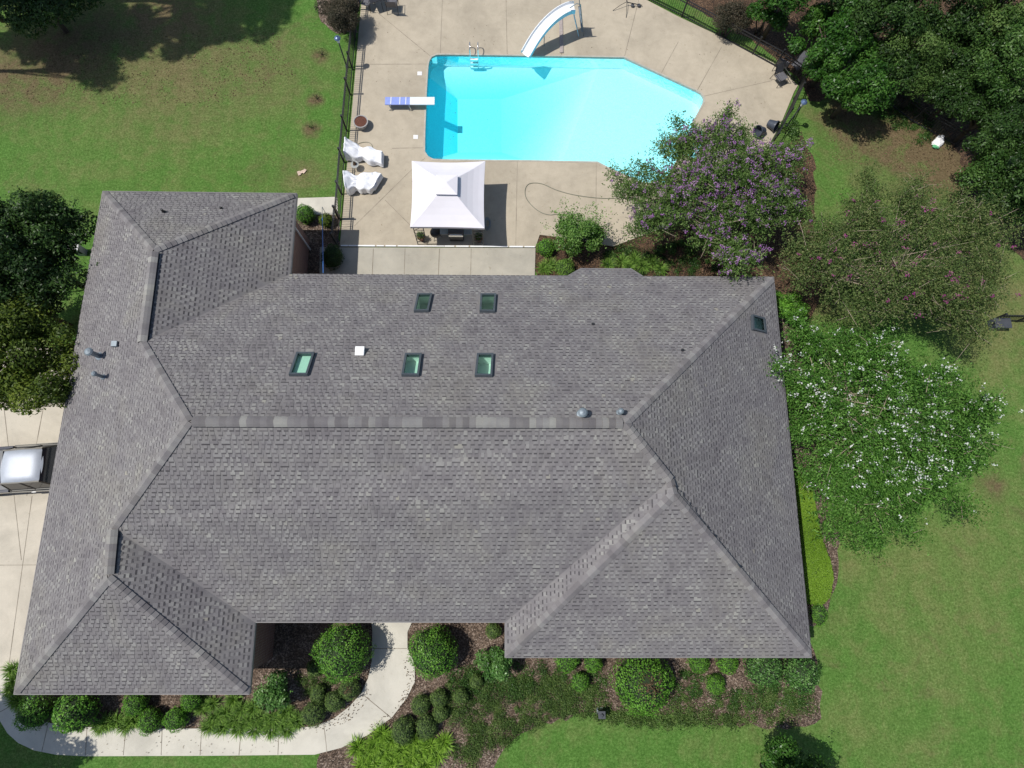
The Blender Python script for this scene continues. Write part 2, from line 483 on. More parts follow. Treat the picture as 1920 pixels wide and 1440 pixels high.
LF = {
    'magnolia': leafmat('magnolia_leaves', [(0.014, 0.046, 0.006), (0.034, 0.098, 0.013), (0.080, 0.175, 0.030)], 0.38, 0.18, 0.6),
    'magdark': leafmat('dark_evergreen_leaves', [(0.012, 0.030, 0.007), (0.027, 0.062, 0.013), (0.060, 0.115, 0.026)], 0.42, 0.12, 0.5),
    'yellowgreen': leafmat('yellowish_leaves', [(0.026, 0.045, 0.008), (0.065, 0.100, 0.014), (0.14, 0.175, 0.030)], 0.45, 0.25),
    'crape': leafmat('crape_leaves', [(0.022, 0.048, 0.010), (0.056, 0.102, 0.022), (0.120, 0.175, 0.055)], 0.5, 0.25),
    'crape_dry': leafmat('crape_brownish_leaves', [(0.036, 0.060, 0.016), (0.075, 0.120, 0.032), (0.165, 0.175, 0.070)], 0.55, 0.22),
    'crapew': leafmat('crape_fresh_leaves', [(0.020, 0.062, 0.008), (0.055, 0.140, 0.020), (0.125, 0.245, 0.050)], 0.5, 0.28),
    'box': leafmat('boxwood_leaves', [(0.028, 0.075, 0.008), (0.060, 0.150, 0.016), (0.11, 0.235, 0.032)], 0.45, 0.2),
    'boxdark': leafmat('holly_leaves', [(0.014, 0.040, 0.006), (0.034, 0.088, 0.010), (0.080, 0.155, 0.024)], 0.4, 0.15),
    'boxdull': leafmat('dull_boxwood_leaves', [(0.032, 0.055, 0.014), (0.062, 0.105, 0.026), (0.11, 0.155, 0.044)], 0.5, 0.15),
    'hedge': leafmat('bright_hedge_leaves', [(0.062, 0.125, 0.010), (0.12, 0.225, 0.018), (0.19, 0.31, 0.036)], 0.5, 0.2),
    'camellia': leafmat('camellia_leaves', [(0.018, 0.048, 0.010), (0.045, 0.11, 0.022), (0.12, 0.21, 0.065)], 0.35, 0.15, 0.6),
    'bush': leafmat('loose_bush_leaves', [(0.018, 0.050, 0.010), (0.048, 0.110, 0.020), (0.12, 0.21, 0.055)], 0.4, 0.2, 0.5),
    'bushb': leafmat('pale_bush_leaves', [(0.022, 0.060, 0.010), (0.060, 0.135, 0.022), (0.17, 0.28, 0.075)], 0.4, 0.25, 0.5),
    'lirio': leafmat('border_grass_blades', [(0.040, 0.082, 0.014), (0.085, 0.165, 0.026), (0.17, 0.27, 0.055)], 0.5, 0.25),
    'liriobright': leafmat('bright_grass_blades', [(0.06, 0.125, 0.012), (0.13, 0.245, 0.024), (0.22, 0.35, 0.05)], 0.5, 0.25),
    'cover': leafmat('ground_cover_leaves', [(0.024, 0.046, 0.012), (0.056, 0.100, 0.022), (0.12, 0.165, 0.050)], 0.5, 0.2),
    'reddish': leafmat('dark_reddish_leaves', [(0.018, 0.020, 0.012), (0.042, 0.038, 0.024), (0.085, 0.070, 0.048)], 0.5, 0.15),
    'purple': leafmat('lilac_petals', [(0.22, 0.085, 0.27), (0.38, 0.18, 0.44), (0.55, 0.34, 0.58)], 0.7, 0.3),
    'magenta': leafmat('magenta_petals', [(0.26, 0.035, 0.17), (0.42, 0.07, 0.29), (0.52, 0.20, 0.34)], 0.7, 0.3),
    'whitefl': leafmat('white_petals', [(0.60, 0.62, 0.58), (0.75, 0.77, 0.74), (0.85, 0.86, 0.85)], 0.7, 0.3),
    'drylf': leafmat('fallen_leaves', [(0.05, 0.03, 0.018), (0.11, 0.07, 0.04), (0.24, 0.17, 0.10)], 0.9, 0.05),
}


# ------------------------------------------------------------------ foliage
def quads_obj(name, V, rnd, mats, parent, midx=None):
    """V: (n,4,3) world quads -> one mesh with a random number per face"""
    n = len(V)
    org = Vector((0, 0, 0)); q = parent
    while q is not None:
        org = org + Vector(q.location); q = q.parent
    V = V.reshape(-1, 3) - np.array(org)
    me = bpy.data.meshes.new(name)
    me.vertices.add(n * 4); me.vertices.foreach_set('co', V.astype(np.float32).ravel())
    me.loops.add(n * 4); me.loops.foreach_set('vertex_index', np.arange(n * 4, dtype=np.int32))
    me.polygons.add(n); me.polygons.foreach_set('loop_start', np.arange(0, n * 4, 4, dtype=np.int32))
    me.polygons.foreach_set('loop_total', np.full(n, 4, dtype=np.int32))
    if midx is not None: me.polygons.foreach_set('material_index', np.asarray(midx, dtype=np.int32))
    me.update(calc_edges=True)
    a = me.attributes.new('rnd', 'FLOAT', 'FACE'); a.data.foreach_set('value', np.asarray(rnd, dtype=np.float32))
    for m in (mats if isinstance(mats, (list, tuple)) else [mats]): me.materials.append(m)
    o = bpy.data.objects.new(name, me); col.objects.link(o)
    if parent is not None: o.parent = parent
    return o


def unit(a):
    return a / np.maximum(np.linalg.norm(a, axis=-1, keepdims=True), 1e-9)


def leafquads(rng, P, Nn, size, asp=0.5, jit=0.6, down=0.0):
    n = len(P)
    nn = unit(Nn + rng.normal(0, jit, (n, 3)))
    t = unit(np.cross(nn, rng.normal(0, 1, (n, 3))))
    if down: t = unit(t + np.array([0, 0, -down])); nn = unit(nn - t * (nn * t).sum(1, keepdims=True))
    b = np.cross(nn, t)
    s = (size * rng.uniform(0.65, 1.3, n))[:, None]
    a0 = P - t * s * 0.5; a2 = P + t * s * 0.5
    mid = P - t * s * 0.06 + nn * s * 0.08
    a1 = mid + b * s * asp * 0.5; a3 = mid - b * s * asp * 0.5
    return np.stack([a0, a1, a2, a3], 1)


def lobes(rng, c, rx, ry, rz, k, lr, top=0.25, irr=0.18):
    """lobe centres spread through a dome with an uneven outline"""
    out = []
    ph = rng.uniform(0, 6.28, 4)
    for i in range(k):
        a = rng.uniform(0, 2 * math.pi)
        edge = 1 + irr * math.sin(2 * a + ph[0]) + irr * 0.8 * math.sin(3 * a + ph[1]) + irr * 0.6 * math.sin(5 * a + ph[2])
        q = math.sqrt(rng.uniform(0, 1))
        r = q * edge * 0.82
        zz = math.sqrt(max(0, 1 - min(1, q) ** 2))
        z = rng.uniform(-0.5 + top, 1.0) * zz
        s = lr * rng.uniform(0.65, 1.3)
        out.append((c[0] + rx * r * math.cos(a), c[1] + ry * r * math.sin(a), c[2] + rz * z, s))
    return np.array(out)


def crown(name, rng, c, rx, ry, rz, k, lr, n, leaf, mat, parent, asp=0.5, irr=0.18, flat=0.8, nsh=0, shl=.5, jit=0.6, up=0.5):
    Lb = lobes(rng, c, rx, ry, rz, k, lr, irr=irr)
    wgt = Lb[:, 3] ** 2; wgt /= wgt.sum()
    idx = rng.choice(len(Lb), n, p=wgt)
    d = unit(rng.normal(0, 1, (n, 3)) + np.array([0, 0, 0.35]))
    rad = rng.uniform(0.45, 1.0, n) ** 0.6
    rad = rad * rng.choice([1.0, 1.12], n, p=[0.85, 0.15])
    P = Lb[idx, :3] + d * (Lb[idx, 3] * rad)[:, None] * np.array([1, 1, flat])
    V = leafquads(rng, P, d + np.array([0, 0, up]), leaf, asp, jit)
    # a leaf takes its tone from its own spray (young/old growth) plus its own chance
    tone = rng.uniform(0.15, 0.75, len(Lb))
    rnd = np.clip(tone[idx] + rng.normal(0, 0.2, n), 0, 1)
    if nsh:
        V2, r2, s, tips, dd = shoots(rng, Lb, nsh, shl, 14, leaf * 0.9, upb=1.0)
        V = np.concatenate([V, V2]); rnd = np.concatenate([rnd, r2])
    return quads_obj(name, V, rnd, mat, parent), Lb


def shoots(rng, Lb, n, ln, per, leaf, asp=0.45, wid=0.10, upb=0.7):
    """leafy shoots growing out of the lobes; returns quads, random numbers, tips and stems"""
    idx = rng.integers(0, len(Lb), n)
    d = unit(rng.normal(0, 1, (n, 3)) + np.array([0, 0, upb]))
    s = Lb[idx, :3] + d * Lb[idx, 3:4] * 0.35
    l = (ln * rng.uniform(0.6, 1.3, n))
    k = per
    tt = rng.uniform(0.15, 1.0, (n, k))
    bend = rng.normal(0, 0.18, (n, 1, 3))
    base = s[:, None, :] + d[:, None, :] * (l[:, None, None] * tt[..., None]) + bend * (tt[..., None] ** 2) * l[:, None, None]
    side = unit(np.cross(d, rng.normal(0, 1, (n, 3))))
    sg = rng.choice([-1, 1], (n, k, 1))
    base = base + side[:, None, :] * sg * wid * rng.uniform(0.3, 1, (n, k, 1)) + rng.normal(0, wid * 0.4, (n, k, 3))
    P = base.reshape(-1, 3)
    Nn = np.repeat(np.array([[0, 0, 1.0]]), len(P), 0)
    V = leafquads(rng, P, Nn, leaf, asp, 0.7)
    rnd = np.clip(np.repeat(rng.uniform(0.1, 0.9, n), k) + rng.normal(0, 0.18, n * k), 0, 1)
    tips = s + d * l[:, None] + bend[:, 0] * l[:, None]
    return V, rnd, s, tips, d


def stems_mesh(rng, base, Lb, nst, r0, mat, parent, name='trunk', mid=0.4, spread=0.25, fine=24, extra=()):
    mb = MB(); b = Vector(base)
    order = rng.permutation(len(Lb))
    for i in range(nst):
        a = 2 * math.pi * i / nst + rng.uniform(-0.3, 0.3)
        f = Lb[order[i % len(Lb)]]
        st = b + Vector((math.cos(a), math.sin(a), 0)) * spread * (0 if nst == 1 else 1)
        en = Vector(f[:3])
        m1 = st.lerp(en, mid); m1.z = st.z + (en.z - st.z) * (mid + 0.2)
        mb.tube([st, st.lerp(m1, 0.5) + Vector((rng.normal(0, .05), rng.normal(0, .05), 0)), m1, en], [r0, r0 * 0.8, r0 * 0.6, r0 * 0.25], 7)
        for j in range(max(2, fine // nst)):
            e2 = Vector(Lb[rng.integers(0, len(Lb))][:3])
            s2 = m1.lerp(en, rng.uniform(0, 0.6))
            mm = s2.lerp(e2, 0.5) + Vector((0, 0, 0.15))
            mb.tube([s2, mm, e2], [r0 * 0.35, r0 * 0.22, r0 * 0.08], 5, cap=False)
    for q in extra: mb.tube(q, [.012, .009, .004], 4, cap=False)
    return mb.build(name, mat, parent, smooth=True)


def blades(rng, c, n, h, spread, wd=0.02):
    """arching strap leaves from one clump"""
    a = rng.uniform(0, 2 * math.pi, n); L_ = h * rng.uniform(0.7, 1.25, n); lean = rng.uniform(0.25, 1.0, n) * spread
    d = np.stack([np.cos(a), np.sin(a), np.zeros(n)], 1); s = np.stack([-np.sin(a), np.cos(a), np.zeros(n)], 1)
    b0 = np.array(c) + d * rng.uniform(0, 0.09, (n, 1)) + s * rng.normal(0, 0.04, (n, 1))
    pts = []
    for t in (0.0, 0.4, 0.75, 1.0):
        z = L_ * (t - 0.55 * lean / max(spread, .01) * t * t); rr = lean * (t ** 1.6)
        pts.append(b0 + d * rr[:, None] + np.stack([0 * z, 0 * z, np.maximum(z, 0.01)], 1))
    ws = [wd, wd, wd * 0.8, wd * 0.1]
    Q = []
    for i in range(3):
        Q.append(np.stack([pts[i] - s * ws[i] / 2, pts[i] + s * ws[i] / 2, pts[i + 1] + s * ws[i + 1] / 2, pts[i + 1] - s * ws[i + 1] / 2], 1))
    r = rng.uniform(0, 1, n)
    return np.concatenate(Q), np.concatenate([r, r, r])


# ------------------------------------------------------------------ ground
POOL_PX = [(795.5, 284), (796, 250), (799, 170), (802, 124), (804, 114), (809, 106), (818, 102), (830, 101.5), (1000, 104), (1171, 107),
           (1240, 139), (1305, 169), (1315, 175), (1320, 183), (1320, 191), (1298, 232), (1326, 249), (1304, 300), (1276, 288), (1246, 345),
           (1205, 343), (1143, 316), (1120, 304), (1000, 301.5), (830, 300), (812, 299), (802, 294)]
DZ = 0.06
pool = [Vector(g(x, y, DZ)) for x, y in POOL_PX]


def flat_with_hole(outer, holes, z, m=0):
    mb = MB()
    lo = [[Vector((p[0], p[1], 0)) for p in outer]] + [[Vector((p[0], p[1], 0)) for p in h] for h in holes]
    allp = [p for l in lo for p in l]
    tr = geometry.tessellate_polygon(lo)
    mb.v = [(p.x, p.y, z) for p in allp]
    for t in tr:
        a_, b2, c_ = [allp[i] for i in t]
        t = t if (b2 - a_).cross(c_ - a_).z > 0 else (t[0], t[2], t[1])
        mb.f.append(tuple(t)); mb.m.append(m)
    return mb


hole = [(p.x, p.y) for p in pool]
S = 400
tag(flat_with_hole([(-S, -S), (S, -S), (S, S), (-S, S)], [hole], 0.0).build('lawn', MT['lawn']), kind='structure')


def joint_strips(mb, segs, z, wd, m):
    for (x0, y0, x1, y1) in segs:
        a = Vector(g(x0, y0, z)); b = Vector(g(x1, y1, z)); d = (b - a).normalized(); s = Vector((-d.y, d.x, 0)) * wd / 2
        n = max(2, int((b - a).length / 0.6)); rr = random.Random(int(x0 + y0))
        for i in range(n):
            p = a.lerp(b, i / n); q = a.lerp(b, (i + 1) / n); k = rr.uniform(0.7, 1.25)
            mb.poly([p - s * k, p + s * k, q + s * k, q - s * k][::-1], m)


# pool deck
DECK_PX = [(686, -70), (676, 20), (670, 90), (664, 160), (657, 240), (648, 340), (641, 420), (637, 462), (1004, 463.5), (1012, 440), (1060, 446),
           (1150, 462), (1235, 430), (1330, 400), (1400, 335), (1440, 275), (1465, 230), (1489, 172), (1496, 160), (1484, 148), (1450, 117), (1363, 74),
           (1270, 30), (1190, -12), (1120, -70)]
dk = [g(x, y, DZ) for x, y in DECK_PX]
db = flat_with_hole(dk, [hole], DZ)
for i in range(len(dk)):
    p, q = dk[i], dk[(i + 1) % len(dk)]
    db.poly([(p[0], p[1], DZ), (q[0], q[1], DZ), (q[0], q[1], -0.05), (p[0], p[1], -0.05)], 0)
joint_strips(db, [(690, 120.5, 801, 120), (735, 278, 796, 277), (831, -40, 825.5, 101), (1200, -10, 1171, 106), (1353, 88, 1307, 170),
                  (1321, 180, 1448, 151), (970, 302, 967, 461), (1118, 306, 1117, 455), (797, 296, 770, 320), (770, 320, 664, 424), (706, 22, 808, 106),
                  (948, -40, 951, 103), (1272, 78, 1240, 137), (722, 375, 771, 424), (1050, -40, 1053, 105), (640, 428, 660, 424)], DZ + 0.004, 0.02, 1)
deck = db.build('pool_deck', [MT['deck'], MT['joint']]); tag(deck, kind='structure')
# patio slab by the house
pb = MB(); pb.prism([g(x, y, 0.05) for x, y in [(600, 463.5), (1004, 465), (1001.5, 560), (598, 560)]], -0.05, 0.05)
joint_strips(pb, [(759.5, 466, 757, 540), (824, 466, 821, 540), (883.5, 466, 882, 540), (700, 466, 697, 540)], 0.054, 0.025, 1)
tag(pb.build('patio', [MT['patio'], MT['joint']]), kind='structure')
pb = MB(); pb.prism([g(x, y, 0.03) for x, y in [(540, 372), (632, 369), (634, 402), (610, 402), (540, 402)]], -0.05, 0.03)
tag(pb.build('side_path', [MT['walk'], MT['joint']]), kind='structure')
# driveway + front walk
pb = MB(); pb.prism([g(x, y, 0.04) for x, y in [(-700, 560), (150, 660), (185, 520), (170, 500), (178, 452), (215, 450), (330, 700), (200, 1230), (36, 1330), (-60, 1340), (-60, 1300), (-700, 1320)]], -0.05, 0.04)
joint_strips(pb, [(60, 930, 12, 1280), (-60, 1060, 110, 1059), (95, 690, 50, 930), (-60, 750, 110, 760), (-80, 1272, 20, 1246), (0, 700, 40, 1050)], 0.044, 0.022, 1)
tag(pb.build('driveway', [MT['drive'], MT['joint']]), kind='structure')
wo = [(-60, 1262), (-60, 1338), (0, 1352), (14, 1375), (34, 1393), (64, 1407), (105, 1415), (160, 1418), (400, 1417), (590, 1415), (640, 1402), (690, 1378), (735, 1345), (762, 1310), (778, 1278),
      (777, 1245), (764, 1215), (764, 1185), (780, 1150), (780, 1120), (690, 1120), (698, 1180), (697, 1240), (690, 1272), (677, 1300), (655, 1325), (625, 1348), (590, 1361), (545, 1367), (400, 1366),
      (240, 1366), (130, 1362), (76, 1352), (52, 1330), (36, 1300), (30, 1262)]
pb = MB(); pb.prism([g(x, y, 0.05) for x, y in wo], -0.05, 0.05)
joint_strips(pb, [(163, 1364, 160, 1416), (236, 1366, 231, 1416), (304, 1366, 302, 1416), (378, 1366, 375, 1416), (452, 1366, 448, 1416), (523, 1366, 521, 1415), (607, 1358, 613, 1410), (680, 1302, 736, 1348), (699, 1216, 763, 1216), (90, 1358, 78, 1410), (0, 1335, 44, 1310)], 0.054, 0.022, 1)
tag(pb.build('front_walk', [MT['walk'], MT['joint']]), kind='structure')


def sheet(name, px, z, mat, wob=0.12, seed=1):
    rr = random.Random(seed); pts = []
    P = [Vector(g(x, y, z)) for x, y in px]
    for i in range(len(P)):
        a, b = P[i], P[(i + 1) % len(P)]; n = max(1, int((b - a).length / 0.35))
        for j in range(n):
            p = a.lerp(b, j / n); pts.append((p.x + rr.uniform(-wob, wob), p.y + rr.uniform(-wob, wob)))
    return tag(flat_with_hole(pts, [], z).build(name, mat), kind='structure')


sheet('front_mulch_bed', [(20, 1220), (38, 1335), (60, 1360), (120, 1368), (560, 1372), (600, 1400), (590, 1460), (600, 1520), (950, 1520), (930, 1440), (945, 1400), (1000, 1362), (1100, 1338), (1200, 1335), (1330, 1352), (1440, 1366), (1530, 1362),
                          (1540, 1320), (1528, 1240), (1500, 1150), (1000, 1100), (60, 1100)], 0.012, MT['mulch'])
sheet('east_mulch_bed', [(1440, 540), (1500, 620), (1520, 800), (1545, 890), (1555, 960), (1575, 1010), (1565, 1090), (1545, 1170), (1500, 1170), (1440, 800), (1400, 540)], 0.010, MT['mulch'], seed=2)
sheet('back_mulch_bed', [(1003, 440), (1060, 436), (1150, 450), (1240, 430), (1340, 395), (1430, 300), (1500, 250), (1530, 300), (1525, 420), (1560, 520), (1520, 600), (1300, 600), (1003, 560)], 0.008, MT['litter'], seed=3)
sheet('woodland_floor', [(1200, -60), (1300, 15), (1440, 95), (1500, 150), (1520, 190), (1640, 165), (1760, 225), (1800, 290), (1830, 420), (1960, 520), (2200, 520), (2200, -400), (1100, -400)], 0.006, MT['litter'], seed=4)
sheet('side_bed', [(555, 400), (636, 404), (640, 470), (640, 560), (540, 560), (545, 470)], 0.009, MT['mulch'], seed=5)
sheet('oleander_mulch_bed', [(590, -30), (600, 40), (630, 62), (668, 60), (676, -30)], 0.008, MT['mulch'], 0.1, seed=6)

# ------------------------------------------------------------------ pool
sp = thing('swimming_pool', 'bright turquoise in-ground swimming pool with angled corner in the concrete deck', 'swimming pool', (pool[0].x, pool[0].y, 0))
wallz = -0.72; deepz = -1.75
mb = MB()
n = len(pool)
for i in range(n):
    a, b = pool[i], pool[(i + 1) % n]
    mb.poly([(a.x, a.y, DZ), (b.x, b.y, DZ), (b.x, b.y, wallz), (a.x, a.y, wallz)], 1)
def onrim(px, py):   # nearest spot of the rim, as plan coordinates
    x, y, _ = g(px, py, DZ); best = None
    for i in range(n):
        a, b = pool[i], pool[(i + 1) % n]; d = b - a; t = max(0, min(1, ((x - a.x) * d.x + (y - a.y) * d.y) / (d.x ** 2 + d.y ** 2)))
        q = (a.x + d.x * t, a.y + d.y * t); e = math.hypot(q[0] - x, q[1] - y)
        if best is None or e < best[0]: best = (e, i, q)
    return best[1], best[2]
iN, T1 = onrim(1128, 106); iS, B1 = onrim(1050, 302)
h = [g(858, 186, deepz), g(940, 186, deepz), g(940, 286, deepz), g(858, 286, deepz)]
NWx = list(range(3, iN + 1)); east = list(range(iN + 1, iS + 1)); SW = list(range(iS + 1, n)) + [0]
rim = lambda i: (pool[i % n].x, pool[i % n].y, wallz)
shal = [(T1[0], T1[1], wallz)] + [rim(i) for i in east] + [(B1[0], B1[1], wallz)]
t_ = geometry.tessellate_polygon([[Vector(p) for p in shal]])
for t in t_: mb.poly([shal[i] for i in t])
T1v = (T1[0], T1[1], wallz); B1v = (B1[0], B1[1], wallz)
mb.poly([T1v, B1v, h[2], h[1]]); mb.poly([h[0], h[1], h[2], h[3]])
nor = [rim(i) for i in NWx] + [T1v]
kk = 3
for i in range(len(nor) - 1):
    f_ = h[0] if i < kk else h[1]
    if i == kk: mb.poly([nor[i], h[0], h[1]])
    mb.poly([nor[i], nor[i + 1], f_])
sou = [B1v] + [rim(i) for i in range(iS + 1, n)] + [rim(0)]
for i in range(len(sou) - 1):
    f_ = h[2] if i < len(sou) - 4 else h[3]
    if i == len(sou) - 4: mb.poly([sou[i], h[2], h[3]])
    mb.poly([sou[i], sou[i + 1], f_])
west = [rim(0), rim(1), rim(2), rim(3)]
for i in range(3): mb.poly([west[i], west[i + 1], h[3] if i < 1 else h[0]], 1)
mb.poly([west[1], h[0], h[3]], 1)
mb.build('basin', [MT['liner'], wall_liner_mat()], sp)
# coping: thin pale lip with vinyl track
mb = MB()
cx_ = sum(p.x for p in pool) / n; cy_ = sum(p.y for p in pool) / n
def inset(pts, dd):
    out = []
    m_ = len(pts)
    area = sum(pts[i].x * pts[(i + 1) % m_].y - pts[(i + 1) % m_].x * pts[i].y for i in range(m_))
    sg = 1 if area > 0 else -1
    for i in range(m_):
        a, b, c = pts[i - 1], pts[i], pts[(i + 1) % m_]
        d1 = (b - a).normalized(); d2 = (c - b).normalized()
        n1 = Vector((-d1.y, d1.x, 0)) * sg; n2 = Vector((-d2.y, d2.x, 0)) * sg
        nn_ = (n1 + n2); k_ = nn_.length
        nn_ = nn_.normalized() * (dd / max(0.5, k_ / 2))
        out.append(b + nn_)
    return out
inn = inset(pool, 0.035); out_ = inset(pool, -0.05)
for i in range(n):
    j = (i + 1) % n
    a, b, c, d = out_[i], out_[j], inn[j], inn[i]
    zt = DZ + 0.012
    mb.poly([(a.x, a.y, zt), (b.x, b.y, zt), (c.x, c.y, zt), (d.x, d.y, zt)])
    mb.poly([(d.x, d.y, zt), (c.x, c.y, zt), (c.x, c.y, DZ - 0.10), (d.x, d.y, DZ - 0.10)])
    mb.poly([(a.x, a.y, zt), (d.x, d.y, zt), (d.x, d.y, zt), (a.x, a.y, zt)][:3]) if False else None
    mb.poly([(b.x, b.y, zt), (a.x, a.y, zt), (a.x, a.y, DZ), (b.x, b.y, DZ)])
mb.build('coping', plain('coping_concrete', (0.40, 0.37, 0.31), 0.7, var=0.15), sp)
wp = inset(pool, 0.012); mb = MB(); mb.prism([(p.x, p.y) for p in wp], deepz - 0.05, -0.07, bottom=True)
tag(mb.build('pool_water', MT['water']), kind='structure')

# ------------------------------------------------------------------ house
EH = 3.3
PX = {'A': (192, 358, 3.3), 'B': (556, 362, 3.3), 'C': (544, 513.5, 3.3), 'D': (1451, 519, 3.3), 'E': (1522, 1233, 3.3), 'F': (947, 1233, 3.3), 'G': (947, 1167, 3.3),
      'H': (478, 1167, 3.3), 'I': (467, 1302, 3.3), 'J': (25, 1302, 3.3), 'K': (289, 468, 5.489), 'L': (266, 642, 5.489), 'M': (353, 790, 7.377), 'N': (1172, 793, 7.377),
      'O': (1263, 927, 6.614), 'Q': (212, 990, 5.445), 'P': (203, 1085, 5.445), 'U': (1257, 900, 6.614)}
V3 = {k: Vector(g(*v)) for k, v in PX.items()}
house = thing('brick_house', 'long brick house under a grey shingled hip roof with six green skylights', 'house', (V3['M'].x, V3['M'].y, 0))


def planeof(ks):
    P = np.array([V3[k] for k in ks]); c = P.mean(0); u, s, vt = np.linalg.svd(P - c); nn_ = vt[2]
    if nn_[2] < 0: nn_ = -nn_
    return Vector(c), Vector(nn_)


def onplane(ks, px, py, off=0.0):
    c, nn_ = planeof(ks)
    d = Vector(R @ np.array([(px - 960) / FPX, -(py - 720) / FPX, -1.0])); o = Vector(CP)
    t = (c + nn_ * off - o).dot(nn_) / d.dot(nn_)
    return o + d * t


FN = ['C', 'D', 'N', 'M']
FE = ['D', 'E', 'N']
bay = [onplane(FN, 1064, 517), onplane(FN, 1089, 503), onplane(FN, 1183, 503.5), onplane(FN, 1206, 518)]
SKY = [  # skylight corners on the roof: top-left, top-right, bottom-right, bottom-left (picture)
    (FN, [(783, 554), (811, 553.5), (804, 586), (776, 586.5)], 1.0, 'small skylight with a dark shaft, left one of the pair nearest the patio'),
    (FN, [(901, 554), (930.5, 554), (928, 587), (899, 586.5)], 1.0, 'small skylight with a dark shaft, right one of the pair nearest the patio'),
    (FN, [(557, 664), (591, 664), (577.5, 706), (542.5, 706)], 0.05, 'plain green skylight at the left end of the row of three'),
    (FN, [(760, 666), (791.5, 666), (786, 707), (753, 706.5)], 0.30, 'green skylight with a brownish shadow, middle of the row of three'),
    (FN, [(894.5, 666), (925.5, 666), (923, 708), (890, 707.5)], 0.42, 'green skylight with a dark cloudy corner, right end of the row of three'),
    (FE, [(1407, 590.5), (1430, 597), (1433, 625), (1408, 619)], 0.25, 'tilted skylight on the east slope by the purple flowering tree')]
sk3 = [[onplane(f, *p) for p in q] for f, q, dp, lb in SKY]
FACES = [
    (['A', 'K', 'L', 'M', 'Q', 'P', 'J'], (1, 0), []),
    (['L', 'C', 'bay', 'D', 'N', 'M'], (0, -1), sk3[:5]),
    (['M', 'N', 'U', 'G', 'H', 'Q'], (0, 1), []),
    (['N', 'D', 'E', 'O', 'U'], (-1, 0), sk3[5:]),
    (['A', 'B', 'K'], (0, -1), []),
    (['K', 'B', 'C', 'L'], (-1, 0), []),
    (['J', 'P', 'I'], (0, 1), []),
    (['P', 'Q', 'H', 'I'], (-1, 0), []),
    (['F', 'O', 'E'], (0, 1), []),
    (['G', 'U', 'O', 'F'], (1, 0), [])]


def pip(x, y, poly):
    c = False; j = len(poly) - 1
    for i in range(len(poly)):
        xi, yi = poly[i]; xj, yj = poly[j]
        if (yi > y) != (yj > y) and x < (xj - xi) * (y - yi) / (yj - yi) + xi: c = not c
        j = i
    return c


